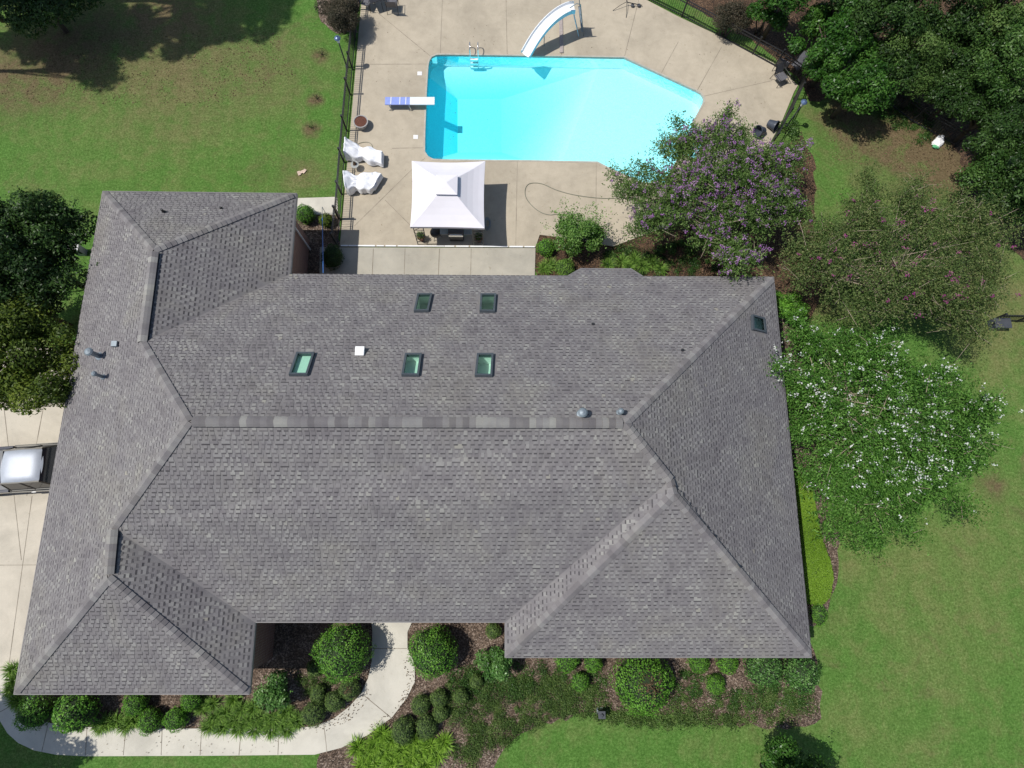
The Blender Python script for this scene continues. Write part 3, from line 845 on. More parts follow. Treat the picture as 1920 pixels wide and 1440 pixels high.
roofmb = MB()
tabV, tabR, baseR = [], [], []
rng = np.random.default_rng(5)
for names_, upd, holes in FACES:
    P = []
    for k in names_:
        if k == 'bay': P += bay
        else: P.append(V3[k])
    rings = [P] + holes
    flat = [p for r_ in rings for p in r_]
    tris = geometry.tessellate_polygon([[Vector((p.x, p.y, 0)) for p in r_] for r_ in rings])
    b = len(roofmb.v); roofmb.v += [tuple(p) for p in flat]
    T = []
    for t in tris:
        a_, b2, c_ = [flat[i] for i in t]
        if (b2 - a_).cross(c_ - a_).z < 0: t = (t[0], t[2], t[1])
        roofmb.f.append(tuple(b + i for i in t)); roofmb.m.append(0)
        a_, b2, c_ = [flat[i] for i in t]; nn_ = (b2 - a_).cross(c_ - a_)
        if nn_.length > 1e-5: T.append(([(a_.x, a_.y), (b2.x, b2.y), (c_.x, c_.y)], a_, nn_.normalized()))
    poly2 = [(p.x, p.y) for p in P]; hp = [[(p.x, p.y) for p in inset([Vector((q.x, q.y, 0)) for q in h_], -0.05)] for h_ in holes]
    ux, uy = upd; ex, ey = uy, -ux        # eave direction
    us = [x * ux + y * uy for x, y in poly2]; es = [x * ex + y * ey for x, y in poly2]
    slope = np.mean([math.hypot(t[2].x, t[2].y) / t[2].z for t in T])
    step = 0.150 / math.sqrt(1 + slope ** 2)

    def zat(x, y):
        for tr_, a_, nn_ in T:
            if pip(x, y, tr_): return a_.z - (nn_.x * (x - a_.x) + nn_.y * (y - a_.y)) / nn_.z, nn_
        return None
    u = min(us); ci = 0
    while u < max(us):
        e = min(es) - rng.uniform(0, 0.3)
        while e < max(es):
            wtab = rng.choice([0.10, 0.12, 0.13, 0.15, 0.26], p=[.25, .25, .25, .2, .05]); gap = rng.choice([0.06, 0.08, 0.10, 0.12])
            e0, e1 = e, e + wtab; e = e1 + gap
            cx0 = (e0 + e1) / 2; u0, u1 = u, u + step
            xy = [(ux * uu + ex * ee, uy * uu + ey * ee) for uu, ee in ((u0, e0), (u0, e1), (u1, e1), (u1, e0))]
            if not all(pip(x, y, poly2) for x, y in xy): continue
            if any(pip(x, y, hh) for hh in hp for x, y in xy): continue
            mx = sum(x for x, y in xy) / 4; my = sum(y for x, y in xy) / 4
            r_ = zat(mx, my)
            if r_ is None: continue
            z0_, nn_ = r_
            zz = [z0_ - (nn_.x * (x - mx) + nn_.y * (y - my)) / nn_.z for x, y in xy]
            Q = [Vector((x, y, z)) for (x, y), z in zip(xy, zz)]
            lo, hi = nn_ * 0.011, nn_ * 0.003
            top = [Q[0] + lo, Q[1] + lo, Q[2] + hi, Q[3] + hi]
            ec = (top[1] - top[0]).cross(top[3] - top[0]).z
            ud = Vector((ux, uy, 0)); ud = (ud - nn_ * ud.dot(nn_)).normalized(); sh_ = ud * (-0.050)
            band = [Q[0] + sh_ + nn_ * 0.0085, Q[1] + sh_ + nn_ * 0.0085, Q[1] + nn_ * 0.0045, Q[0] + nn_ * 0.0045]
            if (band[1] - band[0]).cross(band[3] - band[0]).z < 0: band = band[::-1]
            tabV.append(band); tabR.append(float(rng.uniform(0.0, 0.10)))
            if ec < 0: top = [top[1], top[0], top[3], top[2]]; Q = [Q[1], Q[0], Q[3], Q[2]]
            tone = float(np.clip(0.50 + 0.9 * mnoise.noise(Vector((mx * 1.3, my * 1.3, 1))) * 0.35 + rng.normal(0, 0.13), 0.15, 1.0))
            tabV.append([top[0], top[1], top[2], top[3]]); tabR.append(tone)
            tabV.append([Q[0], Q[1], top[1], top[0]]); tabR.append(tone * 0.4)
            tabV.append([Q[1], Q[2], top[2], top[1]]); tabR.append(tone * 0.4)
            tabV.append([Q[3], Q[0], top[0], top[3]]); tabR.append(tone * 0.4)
        u += step; ci += 1
roof = roofmb.build('roof', MT['shin'], house)
a_ = roof.data.attributes.new('rnd', 'FLOAT', 'FACE'); a_.data.foreach_set('value', [0.5] * len(roof.data.polygons))
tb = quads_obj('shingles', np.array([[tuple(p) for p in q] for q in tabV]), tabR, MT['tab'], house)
tb.parent = roof

# ridge and hip caps: overlapping shingles, each its own tone
CAPM = MT['cap']


def facen(ks):
    return planeof(ks)[1]


FNM = {'W': facen(['A', 'L', 'J', 'M']), 'N': facen(FN), 'S': facen(['M', 'N', 'G', 'H']), 'E': facen(FE), 'An': facen(['A', 'B', 'K']), 'Ae': facen(['K', 'B', 'C', 'L']),
       'Js': facen(['J', 'P', 'I']), 'Je': facen(['P', 'Q', 'H', 'I']), 'Fs': facen(['F', 'O', 'E']), 'Fw': facen(['G', 'O', 'F'])}


def caps(name, a, b, fa, fb, wd=0.145, raise_=0.02, stepl=0.19, label=None):
    a = Vector(a); b = Vector(b); d = (b - a); L_ = d.length; d.normalize()
    na, nb = FNM[fa], FNM[fb]
    sa = d.cross(na); sb = d.cross(nb)
    if sa.dot(na - nb) < 0: sa = -sa
    if sb.dot(nb - na) < 0: sb = -sb
    Q = []; rn = []
    if raise_ < 0.03 and a.z < EH + 0.05: a = a + d * 0.20; L_ -= 0.20
    k = int(L_ / stepl); r0 = np.random.default_rng(abs(hash(name + str(round(L_, 2)))) % 1000 if False else int(L_ * 100))
    vs = []; tone = 0.5
    for i in range(k):
        p0 = a + d * (L_ * i / k); p1 = a + d * (L_ * (i + 1) / k + 0.02)
        h0 = raise_ + 0.028; h1 = raise_ + 0.004
        nm = (na + nb).normalized()
        tone = float(r0.choice([0.13, 0.22, 0.35, 0.5, 0.7, 0.85] if raise_ > 0.03 else [0.14, 0.22, 0.34, 0.42, 0.55, 0.66]))
        def row(p, h_):
            return [p + sa * wd + na * h_, p + sa * wd * 0.35 + na * (h_ + .006), p + nm * (h_ + 0.012), p + sb * wd * 0.35 + nb * (h_ + .006), p + sb * wd + nb * h_]
        r_a, r_b = row(p0, h0), row(p1, h1)
        for j in range(4):
            q = [r_a[j], r_a[j + 1], r_b[j + 1], r_b[j]]
            if (q[1] - q[0]).cross(q[3] - q[0]).z < 0: q = q[::-1]
            vs.append(q); rn.append(tone)
        for s_, n_ in ((sa, na), (sb, nb)):
            q = [p0 + s_ * wd - n_ * 0.01, p1 + s_ * wd - n_ * 0.01, p1 + s_ * wd + n_ * h1, p0 + s_ * wd + n_ * h0]
            vs.append(q); rn.append(0.05 if raise_ > 0.03 else tone * 0.5)
        if raise_ > 0.03:  # ridge vents: flat black strips painted in as the shadow along both edges
            for s_, n_ in ((sa, na), (sb, nb)):
                q = [p0 + s_ * (wd - .01) + n_ * 0.02, p0 + s_ * (wd + 0.05) + n_ * 0.02, p1 + s_ * (wd + 0.05) + n_ * 0.02, p1 + s_ * (wd - .01) + n_ * 0.02]
                if (q[1] - q[0]).cross(q[3] - q[0]).z < 0: q = q[::-1]
                vs.append(q); rn.append(-1.0)
        q = [p0 + sa * wd - na * 0.01, p0 - nm * 0.0, p0 + nm * (h0 + .012), p0 + sa * wd + na * h0]; vs.append(q); rn.append(tone * 0.5)
        q = [p0 + sb * wd - nb * 0.01, p0 - nm * 0.0, p0 + nm * (h0 + .012), p0 + sb * wd + nb * h0]; vs.append(q); rn.append(tone * 0.5)
    o = quads_obj(name, np.array([[tuple(v) for v in q] for q in vs]), rn, [CAPM, MT['black']], roof, [1 if x < 0 else 0 for x in rn])
    if label: o['label'] = label
    return o


v = V3
for nm_, a, b, fa, fb in [('hip_cap', 'A', 'K', 'W', 'An'), ('hip_cap', 'B', 'K', 'An', 'Ae'), ('hip_cap', 'L', 'M', 'W', 'N'), ('hip_cap', 'Q', 'M', 'W', 'S'),
                          ('hip_cap', 'J', 'P', 'W', 'Js'), ('hip_cap', 'I', 'P', 'Js', 'Je'), ('hip_cap', 'D', 'N', 'N', 'E'), ('hip_cap', 'U', 'N', 'S', 'E'),
                          ('hip_cap', 'E', 'O', 'Fs', 'E'), ('hip_cap', 'F', 'O', 'Fw', 'Fs'), ('hip_cap', 'O', 'U', 'Fw', 'E')]:
    caps(nm_, v[a], v[b], fa, fb)
# raised ridge vents
caps('ridge_vent', v['M'].lerp(v['N'], 0.01), v['M'].lerp(v['N'], 0.993), 'N', 'S', 0.145, 0.06, 0.2)
caps('ridge_vent', v['K'].lerp(v['L'], 0.03), v['K'].lerp(v['L'], 0.99), 'W', 'Ae', 0.15, 0.07, 0.2)
caps('ridge_vent', v['Q'].lerp(v['P'], 0.03), v['Q'].lerp(v['P'], 0.9), 'W', 'Je', 0.145, 0.07, 0.2)

# eave line, gutter, soffit, walls
EAVE = [v['A'], v['B'], v['C'], bay[0], bay[1], bay[2], bay[3], v['D'], v['E'], v['F'], v['G'], v['H'], v['I'], v['J']]
gm = MB()
for i in range(len(EAVE)):
    a, b = EAVE[i], EAVE[(i + 1) % len(EAVE)]
    d = (b - a).normalized(); o_ = Vector((-d.y, d.x, 0)) * 1.0       # outward for clockwise order
    gm.bar(a - o_ * 0.012 + Vector((0, 0, -0.085)), b - o_ * 0.012 + Vector((0, 0, -0.085)), 0.05, 0.14)
gm.build('gutter', MT['gutter'], house)
foot = inset([Vector((p.x, p.y, 0)) for p in EAVE], 0.45)
wm = MB(); nF = len(foot)
uvs = []
for i in range(nF):
    a, b = foot[i], foot[(i + 1) % nF]; L_ = (b - a).length
    wm.poly([(b.x, b.y, 0), (a.x, a.y, 0), (a.x, a.y, EH - 0.2), (b.x, b.y, EH - 0.2)])
    uvs += [(L_, 0), (0, 0), (0, EH - 0.2), (L_, EH - 0.2)]
wall = wm.build('wall', MT['brick'], house)
uvl = wall.data.uv_layers.new(name='uv')
for i, q in enumerate(uvs): uvl.data[i].uv = q
sm = flat_with_hole([(p.x, p.y) for i_, p in enumerate(EAVE) if i_ not in (3, 4, 5, 6)], [], EH - 0.155)
sm.build('soffit', MT['soffit'], house)
# windows and doors in the walls (seen only from lower down)
def wall_unit(i, t, wd, z0, z1, name, door=False):
    a, b = foot[i], foot[(i + 1) % nF]; d = (b - a).normalized(); o_ = Vector((-d.y, d.x, 0))
    c = a.lerp(b, t); rz = math.atan2(d.y, d.x)
    f = MB()
    zc = (z0 + z1) / 2; hh = z1 - z0
    for s_ in (-1, 1): f.box(c + d * s_ * (wd / 2) + o_ * 0.03 + Vector((0, 0, zc)), (0.08, 0.07, hh + 0.08), rz)
    for zz in (z0, z1): f.box(c + o_ * 0.033 + Vector((0, 0, zz)), (wd - 0.08, 0.06, 0.07), rz)
    if not door: f.box(c + o_ * 0.03 + Vector((0, 0, zc)), (0.04, 0.05, hh - 0.07), rz)
    fr = f.build(name, MT['white'], house)
    p = MB(); p.box(c + o_ * 0.012 + Vector((0, 0, zc)), (wd - 0.08, 0.018, hh - 0.07), rz)
    p.build('panel' if door else 'pane', MT['white'] if door else MT['wglass'], fr)
for i, t in ((0, 0.35), (0, 0.7), (3, 0.5), (4, 0.5), (5, 0.5), (8, 0.25), (8, 0.75), (7, 0.25), (7, 0.6), (10, 0.25), (12, 0.3), (12, 0.7), (2, 0.6), (2, 0.85)):
    if i < nF: wall_unit(i, t, 1.1, 0.9, 2.4, 'window')
wall_unit(10, 0.55, 1.1, 0.0, 2.2, 'front_door', True); wall_unit(2, 0.3, 1.9, 0.0, 2.2, 'patio_door', True)
wall_unit(13, 0.52, 4.9, 0.0, 2.3, 'garage_door', True)

# skylights
for (fc, q, dp, lb), c3 in zip(SKY, sk3):
    cn, nn_ = planeof(fc)
    fm = MB()
    cen = sum(c3, Vector()) / 4
    for i in range(4):
        a, b = c3[i], c3[(i + 1) % 4]
        e = (b - a).normalized(); inw = nn_.cross(e)
        if inw.dot(cen - a) < 0: inw = -inw
        fm.bar(a + nn_ * 0.05 + inw * 0.035 - e * 0.0, b + nn_ * 0.05 + inw * 0.035, 0.07, 0.12 + 0.003 * (i % 2), 0, up=nn_)
    sk = fm.build('skylight', MT['frame'], house, label=lb)
    gp = MB(); gi = [p + (cen - p) * 0.05 + nn_ * 0.075 for p in c3]
    gp.poly(gi if (gi[1] - gi[0]).cross(gi[3] - gi[0]).z > 0 else gi[::-1]); gp.build('pane', MT['glass'], sk)
    sh = MB()
    low = [Vector((p.x, p.y, p.z - dp)) + Vector(((cen - p).x, (cen - p).y, 0)) * 0.02 for p in c3]
    if dp < 0.6:
        low = [p - nn_ * dp for p in c3]
    for i in range(4):
        j = (i + 1) % 4; sh.poly([c3[i] + nn_ * 0.01, c3[j] + nn_ * 0.01, low[j], low[i]])
    sh.build('light_shaft', MT['drywall'], sk)
    fl = MB()
    if dp < 0.6: fl.poly(low); fl.build('shade_blind', MT['drywall'], sk)
    else:
        fl.poly([Vector((p.x, p.y, p.z - 0.5)) + (p - cen) * 0.5 for p in low]); fl.build('room_floor', plain('dark_room', (0.03, 0.026, 0.022), 0.9), sk)

# vents and pipes on the roof
def roofpipe(fc, px, py, r, hgt, cap, label, mat='galv'):
    p = onplane(fc, px, py); m = MB()
    m.lathe(p, [(r * 1.9, -0.05), (r * 1.7, 0.03), (r * 1.05, 0.06), (r, hgt)], 16)
    if cap: m.lathe(p + Vector((0, 0, hgt)), [(r * 1.7, 0.02), (r * 1.75, 0.06), (r * 1.2, 0.11), (r * 0.2, 0.14)], 16)
    m.build('vent_pipe', MT[mat], house, smooth=False, label=label)
WF = ['A', 'L', 'J', 'M']
roofpipe(WF, 187, 668, 0.085, 0.55, True, 'taller capped vent pipe on the west slope')
roofpipe(WF, 194, 707, 0.055, 0.45, True, 'thin capped vent pipe on the west slope, nearer the driveway')
roofpipe(FN, 1090, 777, 0.085, 0.28, True, 'fat round capped vent beside the main ridge')
roofpipe(FN, 1161, 774, 0.055, 0.25, True, 'thin capped vent at the east end of the main ridge')
roofpipe(['A', 'B', 'K'], 308, 398, 0.045, 0.22, False, 'small black pipe on the north hip, left one', 'black')
roofpipe(['A', 'B', 'K'], 415, 391, 0.035, 0.12, False, 'small black pipe on the north hip, right one', 'black')
roofpipe(FN, 1112, 608, 0.035, 0.07, False, 'tiny black pipe stub below the two small skylights', 'black')
roofpipe(FN, 1280, 657, 0.035, 0.07, False, 'tiny black pipe stub near the east hip', 'black')
p = onplane(FN, 676, 660); m = MB(); m.box(p + Vector((0, -0.06, 0.05)), (0.30, 0.20, 0.22)); m.box(p + Vector((0, 0.09, 0.10)), (0.31, 0.14, 0.10))
m.build('vent_box', [MT['white']], house, bevel=0.01, label='small white box vent left of the three skylights')
p = onplane(WF, 218, 646); m = MB(); m.box(p + Vector((0, 0, 0.06)), (0.2, 0.2, 0.16)); m.build('vent_box', MT['galv'], house, bevel=0.01, label='small grey box vent on the west slope')
# downpipe, spigots on the wing wall
m = MB(); p = g(583, 470, 0); m.tube([(p[0] - 0.0, p[1], 0.1), (p[0], p[1], 2.9)], 0.04, 8); m.build('downspout', MT['white'], house)

# ------------------------------------------------------------------ fences
def fence(name, label, px, h=1.0, posts=None, mat='black', gap=0.11):
    P = [Vector(g(x, y, 0)) for x, y in px]
    t = thing(name, label, 'fence', tuple(P[0]))
    for i, p in enumerate(P):
        m = MB(); m.box(p + Vector((0, 0, (h + 0.12) / 2)), (0.07, 0.07, h + 0.12)); m.box(p + Vector((0, 0, h + 0.14)), (0.085, 0.085, 0.04)); m.build('post', MT[mat], t)
    for i in range(len(P) - 1):
        a, b = P[i], P[i + 1]; d = b - a; L_ = d.length; d.normalize(); m = MB()
        a2 = a + d * 0.04; b2 = b - d * 0.04
        for zz in (h, h - 0.16, 0.12): m.bar(a2 + Vector((0, 0, zz)), b2 + Vector((0, 0, zz)), 0.035, 0.035)
        k = int(L_ / gap)
        for j in range(1, k):
            q = a.lerp(b, j / k); m.box(q + Vector((0, 0, h / 2 + 0.04)), (0.016, 0.016, h - 0.05))
        m.build('picket_panel', MT[mat], t)
    return t


fence('metal_fence', 'black metal picket fence along the left side of the pool deck by the covered loungers', [(677, -60), (671, 20), (667, 75), (661.5, 131), (657, 178), (651, 246), (646, 305), (641.5, 365), (638, 411)])
fence('metal_gate', 'black metal gate at the lower end of the left fence beside the dark shrub', [(638, 413), (634, 462)], 1.15)
fence('metal_fence', 'black metal picket fence along the upper right edge of the pool deck', [(1140, -40), (1203, -5), (1278, 32), (1345, 68), (1410, 103), (1452, 126), (1497, 158)])
fence('metal_fence', 'short black metal fence running down behind the two tipped pots', [(1499, 160), (1488, 186), (1466, 232), (1441, 277)])
fence('metal_fence', 'black metal fence half hidden in weeds under the woods near the white bag', [(1598, 148), (1640, 178), (1708, 229), (1790, 275)], 1.0)
fence('metal_fence', 'dark metal fence on the tan grass at the right edge of the picture', [(1855, 602), (1905, 603), (1990, 605)], 0.8)

# ------------------------------------------------------------------ lamp posts
def lamp(px, py, h, label, grp):
    b = Vector(g(px, py, 0)); t = thing('lamp_post', label, 'lamp post', tuple(b), grp)
    m = MB(); m.lathe(b, [(0.07, 0), (0.06, 0.1), (0.035, 0.14), (0.03, h - 0.35), (0.045, h - 0.33), (0.045, h - 0.28)], 12); m.build('pole', MT['dkgrey'], t)
    m = MB(); c = b + Vector((0, 0, h - 0.28)); m.lathe(c, [(0.06, 0), (0.10, 0.22), (0.09, 0.23)], 12); m.build('lantern', MT['white'], t)
    m = MB(); m.lathe(c + Vector((0, 0, 0.23)), [(0.15, 0), (0.15, 0.015), (0.10, 0.07), (0.03, 0.10), (0.015, 0.15)], 16); m.build('cap', plain('lamp_cap', (0.10, 0.15, 0.26), 0.35, 0.3), t)
lamp(650.5, 126, 1.85, 'dark lamp post with blue cap on the grass outside the left fence', 'garden lamp posts')
lamp(1475, 236, 1.75, 'grey lamp post standing behind the tipped pots at the right fence', 'garden lamp posts')

# ------------------------------------------------------------------ gazebo
cz = 1.9
gc = [Vector(g(772, 301.5, cz)), Vector(g(910, 302, cz)), Vector(g(908.5, 428, cz)), Vector(g(769, 425.5, cz))]
gcen = sum(gc, Vector()) / 4
gz = thing('gazebo', 'square white canopy gazebo between the pool and the patio', 'gazebo', (gcen.x, gcen.y, DZ))
apex = gcen + Vector((0, 0, 0.85))
vent = [gcen.lerp(c, 0.24) + Vector((0, 0, 0.63)) for c in gc]
m = MB()
for i in range(4):
    j = (i + 1) % 4; a, b = gc[i], gc[j]; c_, d_ = vent[j].lerp(gc[j], -0.0), vent[i]
    K = 10
    for s_ in range(K):      # sagging panels
        t0, t1 = s_ / K, (s_ + 1) / K
        for r_ in range(5):
            r0, r1 = r_ / 5, (r_ + 1) / 5
            def pt(t, r):
                e0 = a.lerp(b, t); e1 = d_.lerp(c_, t); inw = (gcen - (a + b) / 2); inw.z = 0; inw.normalize()
                q = e0.lerp(e1, r); sag = 4 * t * (1 - t)
                q = q + Vector((0, 0, -0.05 * sag * (1 - r) - 0.06 * math.sin(math.pi * r))) + inw * 0.05 * sag * (1 - r); return q
            m.poly([pt(t0, r0), pt(t1, r0), pt(t1, r1), pt(t0, r1)])
        q0, q1 = pt(t0, 0), pt(t1, 0)
        m.poly([q0, q1, q1 - Vector((0, 0, 0.13)), q0 - Vector((0, 0, 0.13))])
cv = m.build('canopy', MT['canvas'], gz)
m = MB(); tv = [gcen.lerp(c, 0.285) + Vector((0, 0, 0.72)) for c in gc]
for i in range(4):
    j = (i + 1) % 4; m.poly([tv[i], tv[j], apex + Vector((0, 0, 0.05))]); m.poly([tv[i], tv[j], tv[j] - Vector((0, 0, 0.05)), tv[i] - Vector((0, 0, 0.05))])
m.build('top_canopy', MT['canvas'], gz)
for i, c in enumerate(gc):
    q = c.lerp(gcen, 0.06); q.z = 0
    inx = 1 if i in (0, 3) else -1; iny = -1 if i in (0, 1) else 1
    m = MB()
    for (ox, oy) in ((0, 0), (inx * 0.42, 0)):
        m.box((q.x + ox, q.y + oy, DZ + (cz - 0.1) / 2), (0.035, 0.035, cz - 0.1))
    for zz in np.arange(0.25, cz, 0.28): m.box((q.x + inx * 0.21, q.y, DZ + zz), (0.39, 0.02, 0.02))
    for zz in np.arange(0.25, cz - 0.3, 0.56): m.bar((q.x + inx * 0.02, q.y, DZ + zz), (q.x + inx * 0.40, q.y, DZ + zz + 0.28), 0.015, 0.015)
    m.build('lattice_post', MT['black'], gz)
m = MB()
for i in range(4):
    j = (i + 1) % 4; a = gc[i].lerp(gcen, 0.06); b = gc[j].lerp(gcen, 0.06); a.z = b.z = cz - 0.14; m.bar(a, b, 0.03, 0.03); m.bar(a, vent[i] - Vector((0, 0, 0.08)), 0.025, 0.025)
m.build('roof_frame', MT['black'], gz)
# grill under it
gp = Vector(g(855, 432, 0.7)); gp.z = DZ
gr = thing('gas_grill', 'black and grey gas grill tucked under the front edge of the white gazebo', 'grill', tuple(gp))
m = MB(); m.box(gp + Vector((0, 0, 0.35)), (0.62, 0.48, 0.6)); m.build('cabinet', MT['black'], gr, bevel=0.02)
m = MB(); 
for k in range(7):
    a0 = math.pi * k / 7; a1 = math.pi * (k + 1) / 7
    y0, z0 = 0.26 * math.cos(a0), 0.24 * math.sin(a0); y1, z1 = 0.26 * math.cos(a1), 0.24 * math.sin(a1)
    m.poly([gp + Vector((-0.33, y0, 0.72 + z0)), gp + Vector((0.33, y0, 0.72 + z0)), gp + Vector((0.33, y1, 0.72 + z1)), gp + Vector((-0.33, y1, 0.72 + z1))])
for s_ in (-0.33, 0.33): m.poly([gp + Vector((s_, 0.26 * math.cos(math.pi * k / 8), 0.72 + 0.24 * math.sin(math.pi * k / 8))) for k in range(9)])
m.build('lid', MT['dkgrey'], gr)
for s_ in (-1, 1):
    m = MB(); m.box(gp + Vector((s_ * 0.53, 0, 0.68)), (0.36, 0.44, 0.04)); m.build('side_shelf', MT['galv'], gr, bevel=0.01)
m = MB(); m.tube([gp + Vector((-0.28, -0.30, 0.8)), gp + Vector((0.28, -0.30, 0.8))], 0.016, 8); m.box(gp + Vector((0, -0.27, 0.66)), (0.64, 0.05, 0.12)); m.build('handle', MT['chrome'], gr)
for s_ in (-1, 1):
    m = MB(); m.lathe(gp + Vector((s_ * 0.3, -0.1, 0.06)), [(0.07, -0.02), (0.07, 0.02)], 12, axm=Matrix.Rotation(math.pi / 2, 3, 'Y')); m.build('wheel', MT['rubber'], gr)
# round black thing beside the grill: covered kettle
kp = Vector(g(818, 440, 0.3)); kp.z = DZ
kt = thing('kettle_grill', 'round black kettle grill left of the gas grill under the gazebo', 'grill', tuple(kp))
m = MB(); m.lathe(kp + Vector((0, 0, 0.45)), [(0.08, -0.22), (0.20, -0.13), (0.26, 0), (0.26, 0.02)], 20); m.build('bowl', MT['black'], kt, smooth=True)
m = MB(); m.lathe(kp + Vector((0, 0, 0.475)), [(0.262, 0), (0.22, 0.10), (0.1, 0.17), (0.02, 0.18)], 20); m.build('lid', MT['black'], kt, smooth=True)
for k in range(3):
    a = 2.1 * k; m = MB(); m.tube([kp + Vector((0.1 * math.cos(a), 0.1 * math.sin(a), 0.3)), kp + Vector((0.24 * math.cos(a), 0.24 * math.sin(a), 0))], 0.012, 6); m.build('leg', MT['dkgrey'], kt)
# planters inside the front posts
def planter(px, py, label, sc=1.0, green=True):
    p = Vector(g(px, py, 0.2)); p.z = DZ
    t = thing('potted_plant', label, 'potted plant', tuple(p))
    m = MB(); m.lathe(p, [(0.11 * sc, 0), (0.16 * sc, 0.22), (0.18 * sc, 0.23), (0.18 * sc, 0.27), (0.14 * sc, 0.26)], 18); m.build('pot', MT['terra'], t)
    r_ = np.random.default_rng(int(px)); n_ = 420
    d = unit(r_.normal(0, 1, (n_, 3)) + [0, 0, 0.6]); P = np.array(p) + [0, 0, 0.38] + d * (0.22 * sc * r_.uniform(0.3, 1.0, (n_, 1)))
    quads_obj('foliage', leafquads(r_, P, d, 0.07, 0.45), r_.uniform(0, 1, n_), LF['bush'], t)
planter(790, 446, 'leafy green plant in a terracotta pot by the left front gazebo post')
planter(898, 448, 'leafy green plant in a terracotta pot in shade by the right front gazebo post')
# coil of hose at the gazebo's right side
p = Vector(g(914, 420, 0.1)); m = MB(); pts = []
for k in range(90):
    a = k * 0.42; rr = 0.17 + 0.05 * math.sin(k * 0.37); pts.append((p.x + rr * math.cos(a) * 0.7, p.y + rr * math.sin(a) * 1.5 + 0.05 * math.sin(k * .2), DZ + 0.02 + 0.0022 * k))
m.tube(pts, 0.012, 6); tag(m.build('garden_hose', MT['galv'], org=p), 'pale coiled hose in the shade at the right side of the gazebo', 'hose')
# hose on the deck
HP = [(1240, 392), (1190, 372), (1130, 372), (1080, 366), (1045, 357), (1020, 346), (1003, 343), (990, 346), (984.5, 357), (987, 372), (1000, 388), (1016, 399), (1032, 403), (1046, 402), (1075, 410), (1110, 418)]
m = MB(); hv = [Vector(g(x, y, DZ + 0.014)) for x, y in HP]
def smoothpts(P, k=6):
    o = []
    for i in range(len(P) - 1):
        p0, p1, p2, p3 = P[max(0, i - 1)], P[i], P[i + 1], P[min(len(P) - 1, i + 2)]
        for j in range(k):
            t = j / k; o.append(0.5 * ((2 * p1) + (p2 - p0) * t + (2 * p0 - 5 * p1 + 4 * p2 - p3) * t * t + (3 * p1 - p0 - 3 * p2 + p3) * t ** 3))
    return o + [P[-1]]
m.tube(smoothpts(hv), 0.016, 6); tag(m.build('garden_hose', MT['hose'], org=hv[5]), 'thin grey-green garden hose looped across the open deck right of the gazebo', 'hose')
m = MB(); hv = [Vector(g(x, y, DZ + 0.014)) for x, y in [(668, 272), (676, 268), (688, 266.5), (696, 270), (699, 278), (698, 286)]]
m.tube(smoothpts(hv), 0.012, 6); tag(m.build('garden_hose', MT['hose'], org=hv[2]), 'short dark hose end curving out above the upper covered lounger', 'hose')
# white drain strip along the patio edge
m = MB(); rr = random.Random(3); x = 640
while x < 1002:
    x2 = min(1003, x + rr.uniform(8, 30)); a = Vector(g(x, 461.8 + 2.2 * (x - 640) / 363, 0)); b = Vector(g(x2, 461.8 + 2.2 * (x2 - 640) / 363, 0)); a.z = b.z = DZ + 0.012
    m.bar(a, b, rr.uniform(0.05, 0.07), 0.03); x = x2 + rr.choice([0, 0, 1, 3])
tag(m.build('drain_strip', MT['white'], org=Vector(g(820, 463, 0))), 'worn white drain strip between the pool deck and the patio slab', 'drain')

# ------------------------------------------------------------------ pool equipment
# slide
t = thing('pool_slide', 'curved white fibreglass slide dropping into the top edge of the pool', 'slide', g(1040, 75, DZ))
ctr = [(985, 104, 0.35), (1000, 78, 0.75), (1015, 57, 1.05), (1030, 40.5, 1.3), (1045, 28, 1.45), (1058, 20, 1.52), (1068, 16, 1.55), (1077, 15, 1.55)]
C_ = smoothpts([Vector(g(*c)) for c in ctr], 5)
m = MB(); ms = MB()
sec = [(-0.27, 0.14), (-0.235, 0.15), (-0.20, 0.03), (-0.1, 0.0), (0.1, 0.0), (0.20, 0.03), (0.235, 0.15), (0.27, 0.14)]
rows = []
for i, p in enumerate(C_):
    d = (C_[min(i + 1, len(C_) - 1)] - C_[max(0, i - 1)]); d.z = 0; d.normalize(); s = Vector((-d.y, d.x, 0))
    if i >= len(C_) - 3: pass
    rows.append([p + s * a_ + Vector((0, 0, b_)) for a_, b_ in sec])
for i in range(len(rows) - 1):
    for j in range(len(sec) - 1): m.poly([rows[i][j], rows[i][j + 1], rows[i + 1][j + 1], rows[i + 1][j]])
    for j in (0, len(sec) - 1):
        a, b = rows[i][j], rows[i + 1][j]; ms.poly([a, b, b - Vector((0, 0, 0.22)), a - Vector((0, 0, 0.22))])
m.build('chute', MT['slide'], t, smooth=True); ms.build('side_skirt', MT['slideside'], t)
e = C_[-1]; dd = (C_[-1] - C_[-5]); dd.z = 0; dd.normalize(); ss = Vector((-dd.y, dd.x, 0))
for s_ in (-1, 1):
    m = MB(); top = e + ss * 0.25 * s_ + Vector((0, 0, 0.05)); foot_ = Vector((e.x + dd.x * 0.62 + ss.x * 0.25 * s_, e.y + dd.y * 0.62 + ss.y * 0.25 * s_, DZ))
    m.tube([e + ss * 0.25 * s_ - dd * 0.3 + Vector((0, 0, 0.28)), e + ss * 0.25 * s_ + Vector((0, 0, 0.5)), e + dd * 0.2 + ss * 0.25 * s_ + Vector((0, 0, 0.42)), foot_], 0.02, 8); m.build('handrail', MT['galv'], t, smooth=True)
    m = MB(); m.tube([top - dd * 0.05 - Vector((0, 0, 0.2)), foot_ - dd * 0.25], 0.022, 8); m.build('leg', MT['slideside'], t)
